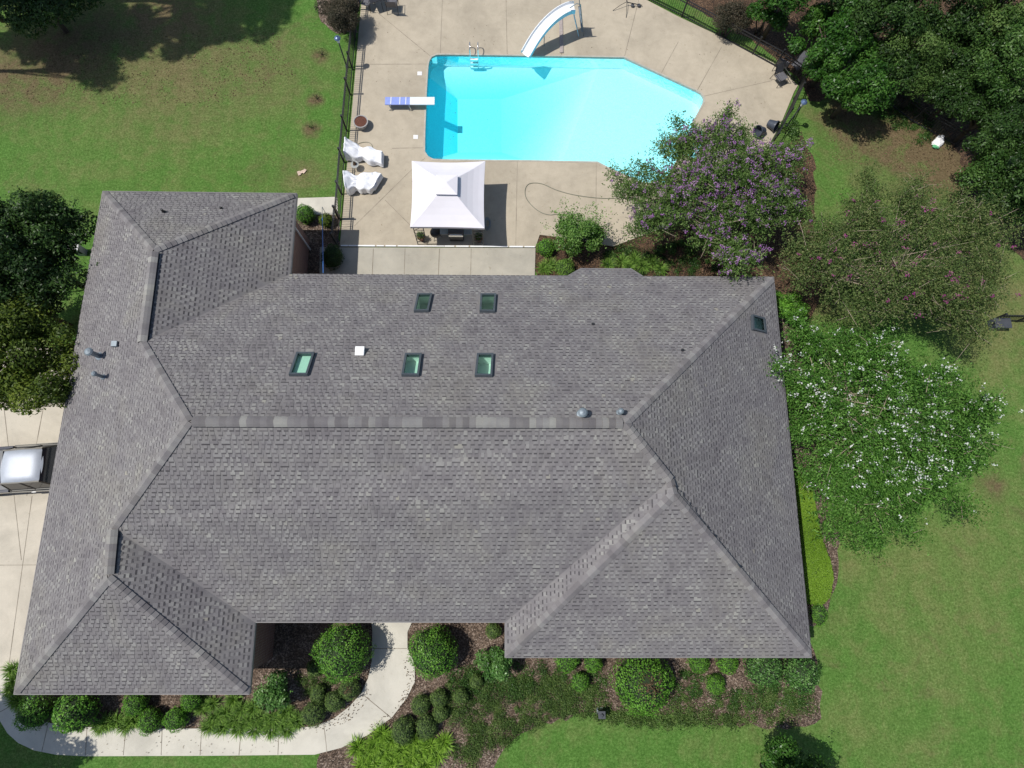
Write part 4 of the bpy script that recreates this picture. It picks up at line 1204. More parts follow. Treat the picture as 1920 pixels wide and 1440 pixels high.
for k in range(5):
    z = 0.3 + 0.27 * k; f_ = z / 1.75; q = Vector((e.x + dd.x * (0.62 - 0.42 * f_), e.y + dd.y * (0.62 - 0.42 * f_), z)); m = MB(); m.box(q, (0.10, 0.46, 0.025), math.atan2(dd.y, dd.x)); m.build('step', MT['galv'], t)
q = C_[12]; m = MB(); m.tube([q - Vector((0, 0, 0.05)), Vector((q.x + 0.06, q.y - 0.1, DZ))], 0.02, 8); m.build('leg', MT['galv'], t)
# plank lying on the deck under the slide
m = MB(); a = Vector(g(1051, 22, DZ + 0.03)); b = Vector(g(1053, 99, DZ + 0.03)); m.bar(a, b, 0.18, 0.045); tag(m.build('wooden_plank', MT['wood'], org=(a + b) / 2, bevel=0.006), 'weathered plank lying on the deck under the pool slide', 'plank')
# diving board
bp = Vector(g(768, 190, 0.5))
t = thing('diving_board', 'diving board with blue pad and white tread over the left pool edge', 'diving board', (bp.x, bp.y, DZ))
zb = 0.42; a = Vector(g(722, 189.5, zb)); b = Vector(g(815, 189.5, zb)); mid_ = a.lerp(b, 0.5)
m = MB(); m.bar(a, mid_, 0.42, 0.05); m.build('rear_pad', MT['bluepad'], t, bevel=0.01)
m = MB(); m.bar(mid_, b, 0.42, 0.052); m.build('tread', MT['whitepad'], t, bevel=0.01)
for f_ in (0.12, 0.3, 0.42):
    q = a.lerp(b, f_); m = MB(); m.box(q + Vector((0, 0, 0.03)), (0.035, 0.40, 0.012)); m.build('clamp', MT['white'], t)
for f_ in (0.08, 0.48):
    for s_ in (-1, 1):
        q = a.lerp(b, f_) + Vector((0, s_ * 0.19, 0)); m = MB(); m.tube([q - Vector((0, 0, 0.03)), q + Vector((0.05, s_ * 0.05, -0.2)), Vector((q.x + 0.08, q.y + s_ * 0.06, DZ + 0.02)), Vector((q.x - 0.05, q.y + s_ * 0.06, DZ + 0.02))], 0.022, 8); m.build('leg', MT['chrome'], t, smooth=True)
# ladder
lp = Vector(g(889, 102, DZ))
t = thing('pool_ladder', 'chrome pool ladder with two looped handrails at the top edge of the pool', 'ladder', tuple(lp))
for s_ in (-1, 1):
    x = lp.x + s_ * 0.2; m = MB()
    m.tube(smoothpts([Vector((x, lp.y + 0.38, DZ)), Vector((x, lp.y + 0.37, 0.42)), Vector((x, lp.y + 0.22, 0.56)), Vector((x, lp.y - 0.04, 0.50)), Vector((x, lp.y - 0.1, 0.2)), Vector((x, lp.y - 0.1, -0.75))], 5), 0.022, 8); m.build('handrail', MT['chrome'], t, smooth=True)
for k in range(3):
    m = MB(); m.box((lp.x, lp.y - 0.14, -0.1 - 0.24 * k), (0.38, 0.09, 0.025)); m.build('step', MT['white'], t, bevel=0.006)
# skimmer lids
for (px, py, lb) in ((787, 138, 'white square skimmer lid on the deck above the diving board'), (779.5, 257, 'white square skimmer lid on the deck below the diving board')):
    q = Vector(g(px, py, DZ)); m = MB(); m.box(q + Vector((0, 0, 0.009)), (0.22, 0.21, 0.012)); m.box(q + Vector((0, 0, 0.018)), (0.16, 0.15, 0.008)); tag(m.build('skimmer_lid', MT['white'], org=q), lb, 'skimmer lid', 'skimmer lids')

# covered loungers
def lounger(px, label, seed, hb=0.82, fb=0.5):
    """px: outline corners at head-left, head-right, foot-right, foot-left in picture, head raised"""
    H1, H2, F1, F2 = px
    h1 = Vector(g(*H1, hb)); h2 = Vector(g(*H2, hb)); f1 = Vector(g(*F1, fb)); f2 = Vector(g(*F2, fb))
    c = (h1 + h2 + f1 + f2) / 4
    t = thing('covered_lounger', label, 'sun lounger', (c.x, c.y, DZ), 'covered loungers')
    rr = np.random.default_rng(seed); nu, nv = 40, 20; ph = rr.uniform(0, 6, 8)
    grid = []
    for i in range(nu + 1):
        u = i / nu; row = []
        for j in range(-3, nv + 4):
            vv = min(max(j / nv, 0), 1)
            p = h1.lerp(f2, u).lerp(h2.lerp(f1, u), vv)
            bx = 1 if u > 0.35 else 0
            prof = hb - (hb - fb) * min(1, u / 0.38) ** 0.8 if u < 0.38 else fb + 0.05 * math.sin((u - 0.38) * 9)
            # waist and bulges of the tied cover
            side = 0.06 * math.sin(u * 9 + ph[0]) + 0.05 * math.sin(u * 17 + ph[1])
            ac = (h2 - h1).normalized(); p = p + ac * side * (vv - 0.5) * 2
            nz_ = mnoise.noise(Vector((u * 3.2 + seed * 7, vv * 2.2 + u * 2, 0))); wr = 0.06 * nz_ + 0.11 * abs(mnoise.noise(Vector((u * 4 + vv * 3 + seed, vv * 6 - u * 2.5, 3)))) - 0.02
            z = prof - 0.12 * abs(vv - 0.5) ** 2 * 4 * 0.5 + wr
            if u < 0.04: z = prof - 0.0 + wr
            if j < 0 or j > nv:
                k = (-j if j < 0 else j - nv) / 3
                z = z * (1 - k) + 0.10 * k + 0.03 * math.sin(u * 30 + ph[6]); p = p + ac * (-1 if j < 0 else 1) * 0.03 * k
            row.append(Vector((p.x, p.y, DZ + z)))
        grid.append(row)
    m = MB()
    dirl = ((f1 + f2) - (h1 + h2)); dirl.z = 0; dirl.normalize()
    first = [Vector((p.x - dirl.x * 0.05, p.y - dirl.y * 0.05, DZ + 0.12)) for p in grid[0]]; last = [Vector((p.x + dirl.x * 0.05, p.y + dirl.y * 0.05, DZ + 0.1)) for p in grid[-1]]
    G_ = [first] + grid + [last]
    for i in range(len(G_) - 1):
        for j in range(len(G_[0]) - 1): m.poly([G_[i][j], G_[i][j + 1], G_[i + 1][j + 1], G_[i + 1][j]])
    co = m.build('cover', MT['sheet'], t, smooth=True); bm = bmesh.new(); bm.from_mesh(co.data); bmesh.ops.remove_doubles(bm, verts=bm.verts, dist=0.0005); bm.to_mesh(co.data); bm.free()
    for u in (0.15, 0.85):
        for s_ in (0.25, 0.75):
            q = h1.lerp(f2, u).lerp(h2.lerp(f1, u), s_); mm = MB(); mm.tube([(q.x, q.y, DZ), (q.x, q.y, DZ + 0.25)], 0.018, 6); mm.build('leg', MT['dkgrey'], t)
lounger([(647, 259), (644, 283), (715, 303), (716, 283)], 'white covered lounger, upper of the two, its pointed head towards the fence', 11)
lounger([(643, 322), (646, 348), (700, 352), (714, 322)], 'white covered lounger, lower of the two, broad and wrinkled', 12)
q = Vector(g(666, 311, 0.3)); q.z = DZ; t = thing('side_table', 'small round glass table between the two covered loungers', 'table', tuple(q))
m = MB(); m.lathe(q + Vector((0, 0, 0.34)), [(0.19, 0), (0.19, 0.015)], 24); m.build('top', plain('frosted_glass', (0.35, 0.36, 0.34), 0.2), t)
for k in range(3):
    a = 2.09 * k + .4; m = MB(); m.tube([q + Vector((0.14 * math.cos(a), 0.14 * math.sin(a), 0.34)), q + Vector((0.17 * math.cos(a), 0.17 * math.sin(a), 0))], 0.01, 6); m.build('leg', MT['dkgrey'], t)
r_ = np.random.default_rng(4); d = unit(r_.normal(0, 1, (160, 3)) + [0, 0, .6]); P = np.array(q) + [0, 0.02, 0.42] + d * (0.1 * r_.uniform(0.2, 1, (160, 1)))
q2 = thing('dried_plant', 'small dried brown plant standing on the glass side table', 'plant', (q.x, q.y, DZ + 0.36)); quads_obj('foliage', leafquads(r_, P, d, 0.06, 0.5), r_.uniform(0, 1, 160), LF['drylf'], q2)
m = MB(); m.lathe((q.x, q.y, DZ + 0.356), [(0.045, 0), (0.06, 0.05)], 12); m.build('pot', MT['terra'], q2)
# big planter
q = Vector(g(678, 233, 0.2)); q.z = DZ; t = thing('round_planter', 'wide round pot of bare red-brown soil beside the left fence', 'planter', tuple(q))
m = MB(); m.lathe(q, [(0.22, 0), (0.31, 0.28), (0.345, 0.30), (0.345, 0.36), (0.30, 0.36), (0.295, 0.31)], 28); m.build('pot', MT['potrim'], t, smooth=False)
m = MB(); rr = random.Random(8); m.lathe(q + Vector((0, 0, 0.335)), [(0.295, -0.02), (0.29, 0.0), (0.2, 0.012), (0.1, 0.02), (0.02, 0.02)], 28); m.build('soil', MT['soil'], t)
# tipped pots
def tipped(px, py, rz, tilt, label, r=0.24):
    q = Vector(g(px, py, 0.2)); q.z = DZ + r * 0.95; t = thing('tipped_pot', label, 'pot', tuple(q), 'tipped dark pots')
    A = Matrix.Rotation(rz, 3, 'Z') @ Matrix.Rotation(tilt, 3, 'Y'); m = MB()
    m.lathe(q, [(r * 0.72, -0.22), (r * 0.95, 0.14), (r * 1.08, 0.15), (r * 1.08, 0.22), (r * 0.98, 0.22), (r * 0.9, 0.05), (r * 0.6, -0.15)], 26, axm=A); m.build('pot_body', MT['darkpot'], t)
tipped(1447, 236, math.radians(-42), math.radians(72), 'charcoal pot lying on its side, mouth open towards the fence')
tipped(1424, 248, math.radians(200), math.radians(65), 'charcoal pot on its side half under the purple flowering tree', 0.25)
# folding chairs by the woods
def sling_chair(px, py, rz, label, flat=False):
    q = Vector(g(px, py, 0.3)); q.z = DZ; t = thing('sling_chair', label, 'patio chair', tuple(q), 'grey patio chairs')
    A = Matrix.Rotation(rz, 3, 'Z'); W = lambda x, y, z: q + A @ Vector((x, y, z))
    m = MB(); m.poly([W(-.24, -.22, .38), W(.24, -.22, .38), W(.24, .22, .34), W(-.24, .22, .34)]); m.poly([W(-.24, .22, .33), W(.24, .22, .33), W(.24, .22, .345), W(-.24, .22, .345)])
    m.build('seat', MT['mesh'], t)
    m = MB(); m.poly([W(-.24, .23, .35), W(.24, .23, .35), W(.24, .42, .85), W(-.24, .42, .85)]); m.build('backrest', MT['mesh'], t)
    for s_ in (-1, 1):
        m = MB(); m.tube([W(s_ * .27, -.26, 0), W(s_ * .27, -.24, .55), W(s_ * .27, .28, .57), W(s_ * .27, .34, .60)], 0.014, 6); m.tube([W(s_ * .26, .42, .88), W(s_ * .26, .22, .35), W(s_ * .26, -.22, .38)], 0.014, 6); m.tube([W(s_ * .27, .24, .57), W(s_ * .27, .34, 0)], 0.014, 6); m.build('side_frame', MT['black'], t)
sling_chair(1463, 147, 0.5, 'grey sling patio chair standing lowest of the three near the right fence corner')
sling_chair(1466, 122, 2.6, 'grey sling patio chair nearest the fence corner, above the lowest one')
sling_chair(1492, 126, -0.9, 'grey sling patio chair tucked under the magnolia at the fence corner')
# top left patio set
sling_chair(736, 10, math.pi, 'grey slatted patio chair at the top edge of the deck near the oleander')
sling_chair(688, 6, 1.2, 'dark patio chair at the top edge hard against the left fence')
q = Vector(g(704, 0, 0.5)); q.z = DZ; t = thing('patio_table', 'dark patio table cut off by the top edge beside two chairs', 'table', tuple(q))
m = MB(); m.box(q + Vector((0, 0.1, 0.6)), (0.75, 0.75, 0.03), 0.4); m.build('top', MT['black'], t, bevel=0.01)
for sx in (-.3, .3):
    for sy in (-.3, .3): m = MB(); m.tube([q + Vector((sx, sy + .1, 0.58)), q + Vector((sx * 1.1, sy * 1.1 + .1, 0))], 0.015, 6); m.build('leg', MT['black'], t)
# tripod sprinkler / umbrella stand
q = Vector(g(1173, 12, 0)); q.z = DZ; t = thing('folded_stand', 'thin dark tripod stand with two round weights on the deck near the top edge', 'stand', tuple(q))
for k, (x, y) in enumerate([(1149, 20), (1174, 33), (1172, -8)]):
    e_ = Vector(g(x, y, DZ + 0.02)); m = MB(); m.tube([q + Vector((0, 0, 0.22)), (q + e_) / 2 + Vector((0, 0, 0.16)), e_], 0.012, 6); m.build('leg', MT['black'], t)
m = MB(); m.tube([q + Vector((0, 0, 0.2)), Vector(g(1204, 10, DZ + 0.08))], 0.02, 8); m.build('pole', MT['black'], t)
for x in (1186, 1198):
    c_ = Vector(g(x, 10, DZ + 0.08)); m = MB(); m.lathe(c_, [(0.04, -0.04), (0.085, -0.03), (0.085, 0.03), (0.04, 0.04)], 16); m.build('weight', MT['dkgrey'], t)
# blue brush pole and hose bib post in the side bed
a = Vector(g(606, 512, 2.1)); b = Vector(g(604, 388, 0.6)); m = MB(); t = thing('pool_brush_pole', 'long blue telescopic pool pole leaning in the narrow side yard', 'pole', (a.x, a.y, 0))
m.tube([a, a.lerp(b, 0.82)], 0.018, 8); m.build('shaft', MT['bluepole'], t); m = MB(); m.tube([a.lerp(b, 0.80), b], 0.013, 8); m.build('tip', MT['galv'], t)
m = MB(); m.tube([b, Vector((b.x, b.y, 0.0))], 0.012, 6); m.build('foot', MT['galv'], t)
# far right dark box; trash bag; cardboard; lantern; ac unit
q = Vector(g(1876, 607, 0.3)); q.z = 0; t = thing('storage_box', 'dark plastic box on tan grass by the right picture edge', 'box', tuple(q))
m = MB(); m.box(q + Vector((0, 0, 0.2)), (0.72, 0.45, 0.4)); m.build('bin', MT['darkpot'], t, bevel=0.04); m = MB(); m.box(q + Vector((0, 0, 0.43)), (0.76, 0.49, 0.05)); m.build('lid', MT['dkgrey'], t, bevel=0.02)
q = Vector(g(1757, 268, 0)); rr = np.random.default_rng(9); t = thing('plastic_bag', 'crumpled white plastic sack with a green end at the edge of the woods', 'bag', tuple(q))
bm = bmesh.new(); bmesh.ops.create_icosphere(bm, subdivisions=4, radius=1.0)
for vv in bm.verts:
    c = vv.co.copy(); nz = math.sin(c.x * 5 + 1) * math.sin(c.y * 6) + 0.6 * math.sin(c.x * 13 + c.y * 11) * math.sin(c.z * 9)
    c = c * (1 + 0.13 * nz); x = c.x * 0.42; y = c.y * 0.22 * (1 - 0.25 * c.x); z = max(-0.05, c.z * 0.14)
    a = math.radians(55); vv.co = (x * math.cos(a) - y * math.sin(a), x * math.sin(a) + y * math.cos(a), z + 0.1)
me = bpy.data.meshes.new('sack'); bm.to_mesh(me); bm.free(); me.materials.append(MT['white']); me.materials.append(MT['greenplastic'])
for pl in me.polygons:
    c = pl.center; pl.material_index = 1 if (c.x * math.cos(math.radians(55)) + c.y * math.sin(math.radians(55))) < -0.33 else 0
o = bpy.data.objects.new('sack', me); col.objects.link(o); o.parent = t
q = Vector(g(565, 323, 0.03)); t = MB(); rr = random.Random(5)
for (dx, dy, rz) in ((0, 0, .4), (0.13, 0.05, 1.0), (-0.1, -0.06, 2.0)): t.box(q + Vector((dx, dy, 0.02 + 0.012 * dx)), (0.22, 0.13, 0.008), rz)
tag(t.build('cardboard_scrap', MT['paper'], org=q), 'torn pale scrap lying on the lawn above the house corner', 'scrap')
q = Vector(g(1124, 1332, 0)); t = thing('garden_lantern', 'small dark blue-grey post lantern in the front bed beside the large bright bush', 'lantern', tuple(q))
m = MB(); m.box(q + Vector((0, 0, 0.03)), (0.24, 0.24, 0.06)); m.build('base', MT['galv'], t, bevel=0.01)
m = MB()
for sx in (-.08, .08):
    for sy in (-.08, .08): m.box(q + Vector((sx, sy, 0.30)), (0.03, 0.03, 0.48))
m.box(q + Vector((0, 0, 0.3)), (0.11, 0.11, 0.46)); m.build('cage', MT['dkgrey'], t)
m = MB(); m.box(q + Vector((0, 0, 0.56)), (0.27, 0.27, 0.05)); m.lathe(q + Vector((0, 0, 0.585)), [(0.10, 0), (0.03, 0.08)], 4); m.build('cap', MT['dkgrey'], t, bevel=0.01)
q = Vector(g(138, 463, 0.6)); q.z = 0; t = thing('utility_box', 'small pale blue-grey box in shade between the dark tree and the house', 'utility box', tuple(q))
m = MB(); m.box(q + Vector((0, 0, 0.3)), (0.42, 0.3, 0.6)); m.build('cabinet', MT['galv'], t, bevel=0.03); m = MB(); m.box(q + Vector((0, 0, 0.62)), (0.46, 0.34, 0.05)); m.build('lid', MT['white'], t, bevel=0.02)

# ------------------------------------------------------------------ pickup truck
c0 = Vector(g(45, 873, 1.75))
yaw = math.radians(4)
tr = thing('pickup_truck', 'dark pickup truck with glare painted on its roof parked by the left eave', 'truck', (c0.x, c0.y, 0.04))
def TW(x, y, z):
    return Vector((c0.x + x * math.cos(yaw) - y * math.sin(yaw), c0.y + x * math.sin(yaw) + y * math.cos(yaw), 0.04 + z))
def loft(mb, secs, m=0, close=True):
    """secs: list of rings of equal length"""
    b = len(mb.v); k = len(secs[0])
    for r_ in secs: mb.v += [tuple(p) for p in r_]
    for i in range(len(secs) - 1):
        for j in range(k):
            j2 = (j + 1) % k; mb.f.append((b + i * k + j, b + i * k + j2, b + (i + 1) * k + j2, b + (i + 1) * k + j)); mb.m.append(m)
    mb.f.append(tuple(b + j for j in range(k))[::-1]); mb.m.append(m); mb.f.append(tuple(b + (len(secs) - 1) * k + j for j in range(k))); mb.m.append(m)
def ring(x, hw, z0, z1, r=0.06):
    return [TW(x, -hw, z0), TW(x, -hw - 0.03, (z0 + z1) / 2), TW(x, -hw, z1 - r), TW(x, -hw + r, z1), TW(x, hw - r, z1), TW(x, hw, z1 - r), TW(x, hw + 0.03, (z0 + z1) / 2), TW(x, hw, z0)]
# cab body + hood (front towards +x, under the eave)
m = MB(); loft(m, [ring(-0.98, .90, .35, 1.02), ring(0.9, .92, .35, 1.02), ring(1.15, .92, .35, 1.02), ring(2.0, .88, .38, .98), ring(2.25, .80, .42, .88)]); m.build('body', MT['truck'], tr, smooth=False, bevel=0.02)
m = MB(); loft(m, [ring(-3.0, .90, .4, .80, .04), ring(-0.99, .90, .4, .80, .04)]); m.build('bed_floor', MT['dkgrey'], tr)
m = MB(); 
for s_ in (-1, 1): m.bar(TW(-3.0, s_ * .86, .92), TW(-1.0, s_ * .86, .92), 0.12, 0.24)
m.bar(TW(-3.0, -.8, .92), TW(-3.0, .8, .92), 0.08, 0.24); m.build('bed_side', MT['truck'], tr, bevel=0.02)
# greenhouse
A4 = [TW(-0.93, -.86, 1.03), TW(-0.93, .86, 1.03), TW(1.12, .86, 1.03), TW(1.12, -.86, 1.03)]; B4 = [TW(-0.86, -.64, 1.70), TW(-0.86, .64, 1.70), TW(0.62, .64, 1.70), TW(0.62, -.64, 1.70)]
m = MB(); m.poly([A4[3], A4[2], B4[2], B4[3]]); m.build('windscreen', MT['wglass'], tr)
m = MB(); m.poly([A4[1], A4[0], B4[0], B4[1]]); m.build('rear_window', MT['wglass'], tr)
for i0, i1 in ((0, 3), (2, 1)):
    m = MB(); m.poly([A4[i0], A4[i1], B4[i1], B4[i0]]); m.build('side_window', MT['wglass'], tr)
    mp = MB()
    for f_ in (0.0, 0.48, 1.0): mp.bar(A4[i0].lerp(A4[i1], f_ * .98 + .01), B4[i0].lerp(B4[i1], f_ * .98 + .01), 0.05, 0.03)
    mp.bar(A4[i0], A4[i1], 0.05, 0.05); mp.bar(B4[i0], B4[i1], 0.05, 0.04); mp.build('window_frame', MT['trim'], tr)
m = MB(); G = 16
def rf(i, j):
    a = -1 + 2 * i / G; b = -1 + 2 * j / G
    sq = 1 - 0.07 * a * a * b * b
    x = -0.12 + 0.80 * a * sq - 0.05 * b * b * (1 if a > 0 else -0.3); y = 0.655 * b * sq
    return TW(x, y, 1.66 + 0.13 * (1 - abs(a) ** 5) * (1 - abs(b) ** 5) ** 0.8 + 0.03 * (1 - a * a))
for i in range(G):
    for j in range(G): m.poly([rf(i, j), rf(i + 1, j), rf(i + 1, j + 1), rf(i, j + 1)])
ro = m.build('cab_roof', MT['roofglare'], tr)
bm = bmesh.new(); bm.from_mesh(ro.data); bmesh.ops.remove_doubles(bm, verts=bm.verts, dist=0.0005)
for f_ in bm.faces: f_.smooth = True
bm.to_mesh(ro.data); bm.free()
for s_ in (-1, 1):
    for x in (-0.15, 0.75): m = MB(); m.box(TW(x, s_ * .945, .86), (0.16, 0.03, 0.03), yaw); m.build('door_handle', MT['chrome'], tr)
    m = MB(); m.bar(TW(-1.0, s_ * .935, .96), TW(1.9, s_ * .935, .96), 0.03, 0.06); m.build('side_trim', MT['trim'], tr)
    m = MB(); m.box(TW(0.98, s_ * 1.06, 1.06), (0.12, 0.2, 0.14), yaw); m.build('mirror', MT['truck'], tr, bevel=0.03)
    for x in (-2.2, 1.5):
        w_ = MB(); Ay = Matrix.Rotation(yaw, 3, 'Z') @ Matrix.Rotation(math.pi / 2, 3, 'X'); w_.lathe(TW(x, s_ * .82, .37), [(0.30, -0.12), (0.37, -0.08), (0.37, 0.08), (0.30, 0.12)], 24, axm=Ay); wh = w_.build('wheel', MT['rubber'], tr)
        w_ = MB(); w_.lathe(TW(x, s_ * .82, .37), [(0.20, -0.125), (0.22, 0.0), (0.20, 0.125)], 16, axm=Ay); w_.build('rim', MT['galv'], wh)

# ------------------------------------------------------------------ shrubs
def ball(px, py, rp, label, mat, sx=1.0, sy=1.0, hz=1.0, leaf=0.05, name='clipped_shrub', dens=1.0, rough=0.10, grp=None, core='darkleaf', cat='shrub', bare=None):
    s = 52.0 if py > 900 else 46.0
    r = rp / s; zc = r * 0.75 * hz
    c = Vector(g(px, py, zc)); base = (c.x, c.y, 0.0)
    t = thing(name, label, cat, base, grp)
    rr = np.random.default_rng(int(px * 7 + py)); n_ = int(dens * 5200 * r * r * (0.05 / leaf) ** 1.6) + 500
    d = unit(rr.normal(0, 1, (n_, 3))); d[:, 2] = np.where(d[:, 2] < -0.35, -d[:, 2], d[:, 2])
    ph = rr.uniform(0, 6, 6)
    lump = 1 + rough * np.sin(3 * d[:, 0] + ph[0]) * np.sin(4 * d[:, 1] + ph[1]) + rough * 0.7 * np.sin(9 * d[:, 0] + ph[2]) * np.sin(8 * d[:, 1] + 5 * d[:, 2] + ph[3])
    rad = lump * (1 - np.abs(rr.normal(0, 0.06, n_))) + rr.choice([0, 0.05, 0.1], n_, p=[.88, .09, .03])
    P = np.array([c.x, c.y, zc]) + d * rad[:, None] * np.array([r * sx, r * sy, r * hz])
    P[:, 2] = np.maximum(P[:, 2], 0.02)
    V = leafquads(rr, P, d * 1.2 + np.array([0, 0, 0.3]), leaf, 0.5, 0.55)
    tone = 0.45 + 0.22 * np.sin(5 * d[:, 0] + ph[4]) * np.sin(5 * d[:, 1] + ph[5])
    rnd = np.clip(tone + rr.normal(0, 0.22, n_), 0, 1)
    mats = [LF[mat], LF['drylf']]; mi = np.zeros(n_, int)
    if bare is not None:
        bd = unit(np.array([bare])); dist = np.linalg.norm(d - bd, axis=1); mi = np.where(dist + rr.normal(0, .12, n_) < 0.33, 1, 0)
    quads_obj('foliage', V, rnd, mats, t, mi)
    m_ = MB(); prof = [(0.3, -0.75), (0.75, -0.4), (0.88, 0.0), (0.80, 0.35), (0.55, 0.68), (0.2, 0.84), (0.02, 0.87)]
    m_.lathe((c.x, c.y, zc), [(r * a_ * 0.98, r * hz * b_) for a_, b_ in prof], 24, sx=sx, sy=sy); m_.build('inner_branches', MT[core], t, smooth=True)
    m_ = MB(); m_.tube([(c.x, c.y, -0.02), (c.x, c.y, zc * 0.7)], [0.06, 0.04], 7); m_.build('trunk', MT['bark'], t)
    return t


GB = 'clipped round shrubs in the front bed'
BALLS = [
    (645, 1221, 55, 'large dark green ball shrub left of the curved walk, casting its shadow on the walk', 'boxdark', dict(hz=1.1, leaf=0.07)),
    (812, 1221, 49, 'large dark green ball shrub right of the curved walk, by the entrance', 'boxdark', dict(hz=1.1, leaf=0.07)),
    (1203, 1279, 59, 'largest bright green bush in the front bed, bare brownish hollow on top', 'box', dict(leaf=0.075, rough=0.10, bare=(0.1, 0.1, 0.95))),
    (72, 1332, 33, 'tall leafy green shrub at the lower left corner of the house', 'boxdark', dict(leaf=0.08, hz=1.2, rough=.1)),
    (146, 1333, 40, 'wide leafy olive green shrub second from the lower left house corner', 'boxdark', dict(leaf=0.09, hz=1.1, rough=.12)),
    (256, 1318, 25, 'round boxwood under the eave, left one of the two pressed to the house', 'box', {}),
    (360, 1312, 20, 'round boxwood under the eave, right one, above and right of the roundest ball', 'box', {}),
    (283, 1351, 23, 'oval boxwood leaning over the walk, left neighbour of the roundest ball', 'box', dict(sy=1.1)),
    (331, 1347, 23, 'neat bright boxwood ball at the walk edge with its own shadow to the right', 'box', {}),
    (597, 1300, 16, 'small dull boxwood just below the large left ball shrub, highest of its cluster', 'boxdull', dict(sy=1.25)),
    (628, 1314, 21, 'dull olive boxwood in the middle of the cluster inside the walk curve', 'boxdull', {}),
    (656, 1291, 21, 'olive boxwood with a brown dead top beside the inner walk curve', 'boxdull', dict(bare=(0, .1, 1.0))),
    (588, 1337, 24, 'dark feathery boxwood at the lower end of the cluster by the border grass', 'boxdull', dict(rough=.12)),
    (592, 1252, 18, 'pale olive shrub peeping out left of the large left ball shrub', 'boxdull', dict(rough=.1)),
    (789, 1321, 20, 'small dark round boxwood alone on mulch beside the outer walk curve', 'boxdull', {}),
    (756, 1369, 24, 'larger boxwood ball standing in the bright border grass', 'boxdull', dict(sy=1.15)),
    (800, 1362, 22, 'boxwood just right of the ball in the border grass', 'boxdull', dict(sy=1.15)),
    (823, 1309, 18, 'boxwood partly hidden under the ground cover right of the lone round one', 'boxdull', {}),
    (826, 1337, 16, 'small boxwood between the ground cover and the border grass', 'boxdull', {}),
    (864, 1305, 16, 'small boxwood sunk in ground cover below the large right ball shrub', 'boxdull', {}),
    (893, 1277, 14, 'smallest boxwood, left of the glossy camellia', 'boxdull', {}),
    (925, 1182, 16, 'low green shrub under the eave left of the projecting wing corner', 'boxdull', dict(rough=.1)),
    (1063, 1238, 24, 'round boxwood half under the eave, left one of the pair above the lantern', 'box', {}),
    (1112, 1242, 20, 'round boxwood half under the eave, right one of the pair above the lantern', 'box', {}),
    (1088, 1277, 19, 'dark round boxwood standing free directly above the lantern', 'boxdark', {}),
    (1309, 1241, 22, 'round boxwood half under the eave right of the largest bright bush', 'box', {}),
    (1363, 1243, 22, 'round boxwood half under the eave, above right of the brightest ball', 'box', {}),
    (1341, 1282, 20, 'brightest green boxwood ball standing free on brown mulch', 'box', {}),
    (1430, 1252, 38, 'wide glossy shrub under the eave, left of the corner shrub', 'camellia', dict(leaf=0.085, rough=.1)),
    (1499, 1262, 37, 'wide glossy shrub at the lower right corner of the house with yellow tinges', 'camellia', dict(leaf=0.085, rough=.1)),
    (1534, 1152, 17, 'small dark rounded shrub at the lower end of the bright hedge strip', 'boxdark', dict(sy=1.4)),
    (573, 403, 21, 'dense dark green ball shrub at the upper corner of the house by the side path', 'boxdark', dict(hz=1.1)),
    (612, 414, 15, 'small yellow-green shrub between the ball shrub and the gate', 'yellowgreen', dict(rough=.12, leaf=0.07)),
    (624, 482, 22, 'deeply shaded dark shrub between the house wall and the patio', 'magdark', dict(leaf=0.08, rough=.12, sy=1.2)),
    (1023, 465, 19, 'small round green shrub at the end of the white drain strip', 'box', dict(rough=.12, leaf=0.06)),
    (1059, 503, 22, 'mounded grassy green shrub against the roof bump of the bay', 'lirio', dict(rough=.1, leaf=0.06, hz=.7)),
]
for px, py, rp, lb, mt_, kw in BALLS:
    ball(px, py, rp, lb, mt_, grp=None, **kw)


def loose(px, py, z, rx, ry, rz, label, mat, name='bush', k=16, lr=0.35, n=5000, leaf=0.08, seed=0, nsh=0, shl=0.5, base=None, cat='shrub', irr=.18, asp=.5, trunkr=.05, dim=True, flowers=None):
    c = Vector(g(px, py, z)); t = thing(name, label, cat, (c.x, c.y, 0))
    rr = np.random.default_rng(seed + int(px) * 3 + int(py))
    o, Lb = crown('foliage', rr, (c.x, c.y, z), rx, ry, rz, k, lr, n, leaf, LF[mat], t, asp=asp, irr=irr, nsh=nsh, shl=shl)
    stems_mesh(rr, (c.x, c.y, -0.03), Lb, 4, trunkr, MT['bark'], t, fine=16, spread=.1)
    return t, Lb


loose(1088, 442, 1.1, 1.25, 0.85, 0.7, 'big loose evergreen bush with upright shoots beside the deck hose', 'bushb', k=30, lr=0.33, n=9000, leaf=0.10, seed=1, nsh=150, shl=1.0)
loose(930, 1243, 0.8, 0.55, 0.62, 0.5, 'glossy camellia shrub at the left corner of the projecting wing', 'camellia', k=14, lr=.28, n=4200, leaf=.10, seed=2)
loose(520, 1300, 0.6, 0.75, 0.7, 0.45, 'tall leafy rose-like shrub beside the lower left wing, in front of the dark recess', 'camellia', k=16, lr=.28, n=3800, leaf=.10, seed=3, nsh=25, shl=.4)
loose(634, 30, 1.0, 0.95, 1.1, 0.8, 'dark reddish fine-leaved shrub at the top end of the left fence', 'reddish', k=30, lr=.33, n=15000, leaf=.07, seed=4, nsh=60, shl=.4)
loose(1370, 40, 0.9, 1.0, 0.8, 0.6, 'sprawling dark brownish shrub spilling over the upper right fence', 'reddish', k=24, lr=.3, n=9000, leaf=.07, seed=5, nsh=60, shl=.45)
loose(1440, 25, 1.3, 1.0, 0.9, 0.8, 'bright glossy green bush just outside the upper right fence', 'magnolia', k=20, lr=.35, n=7000, leaf=.12, seed=6)
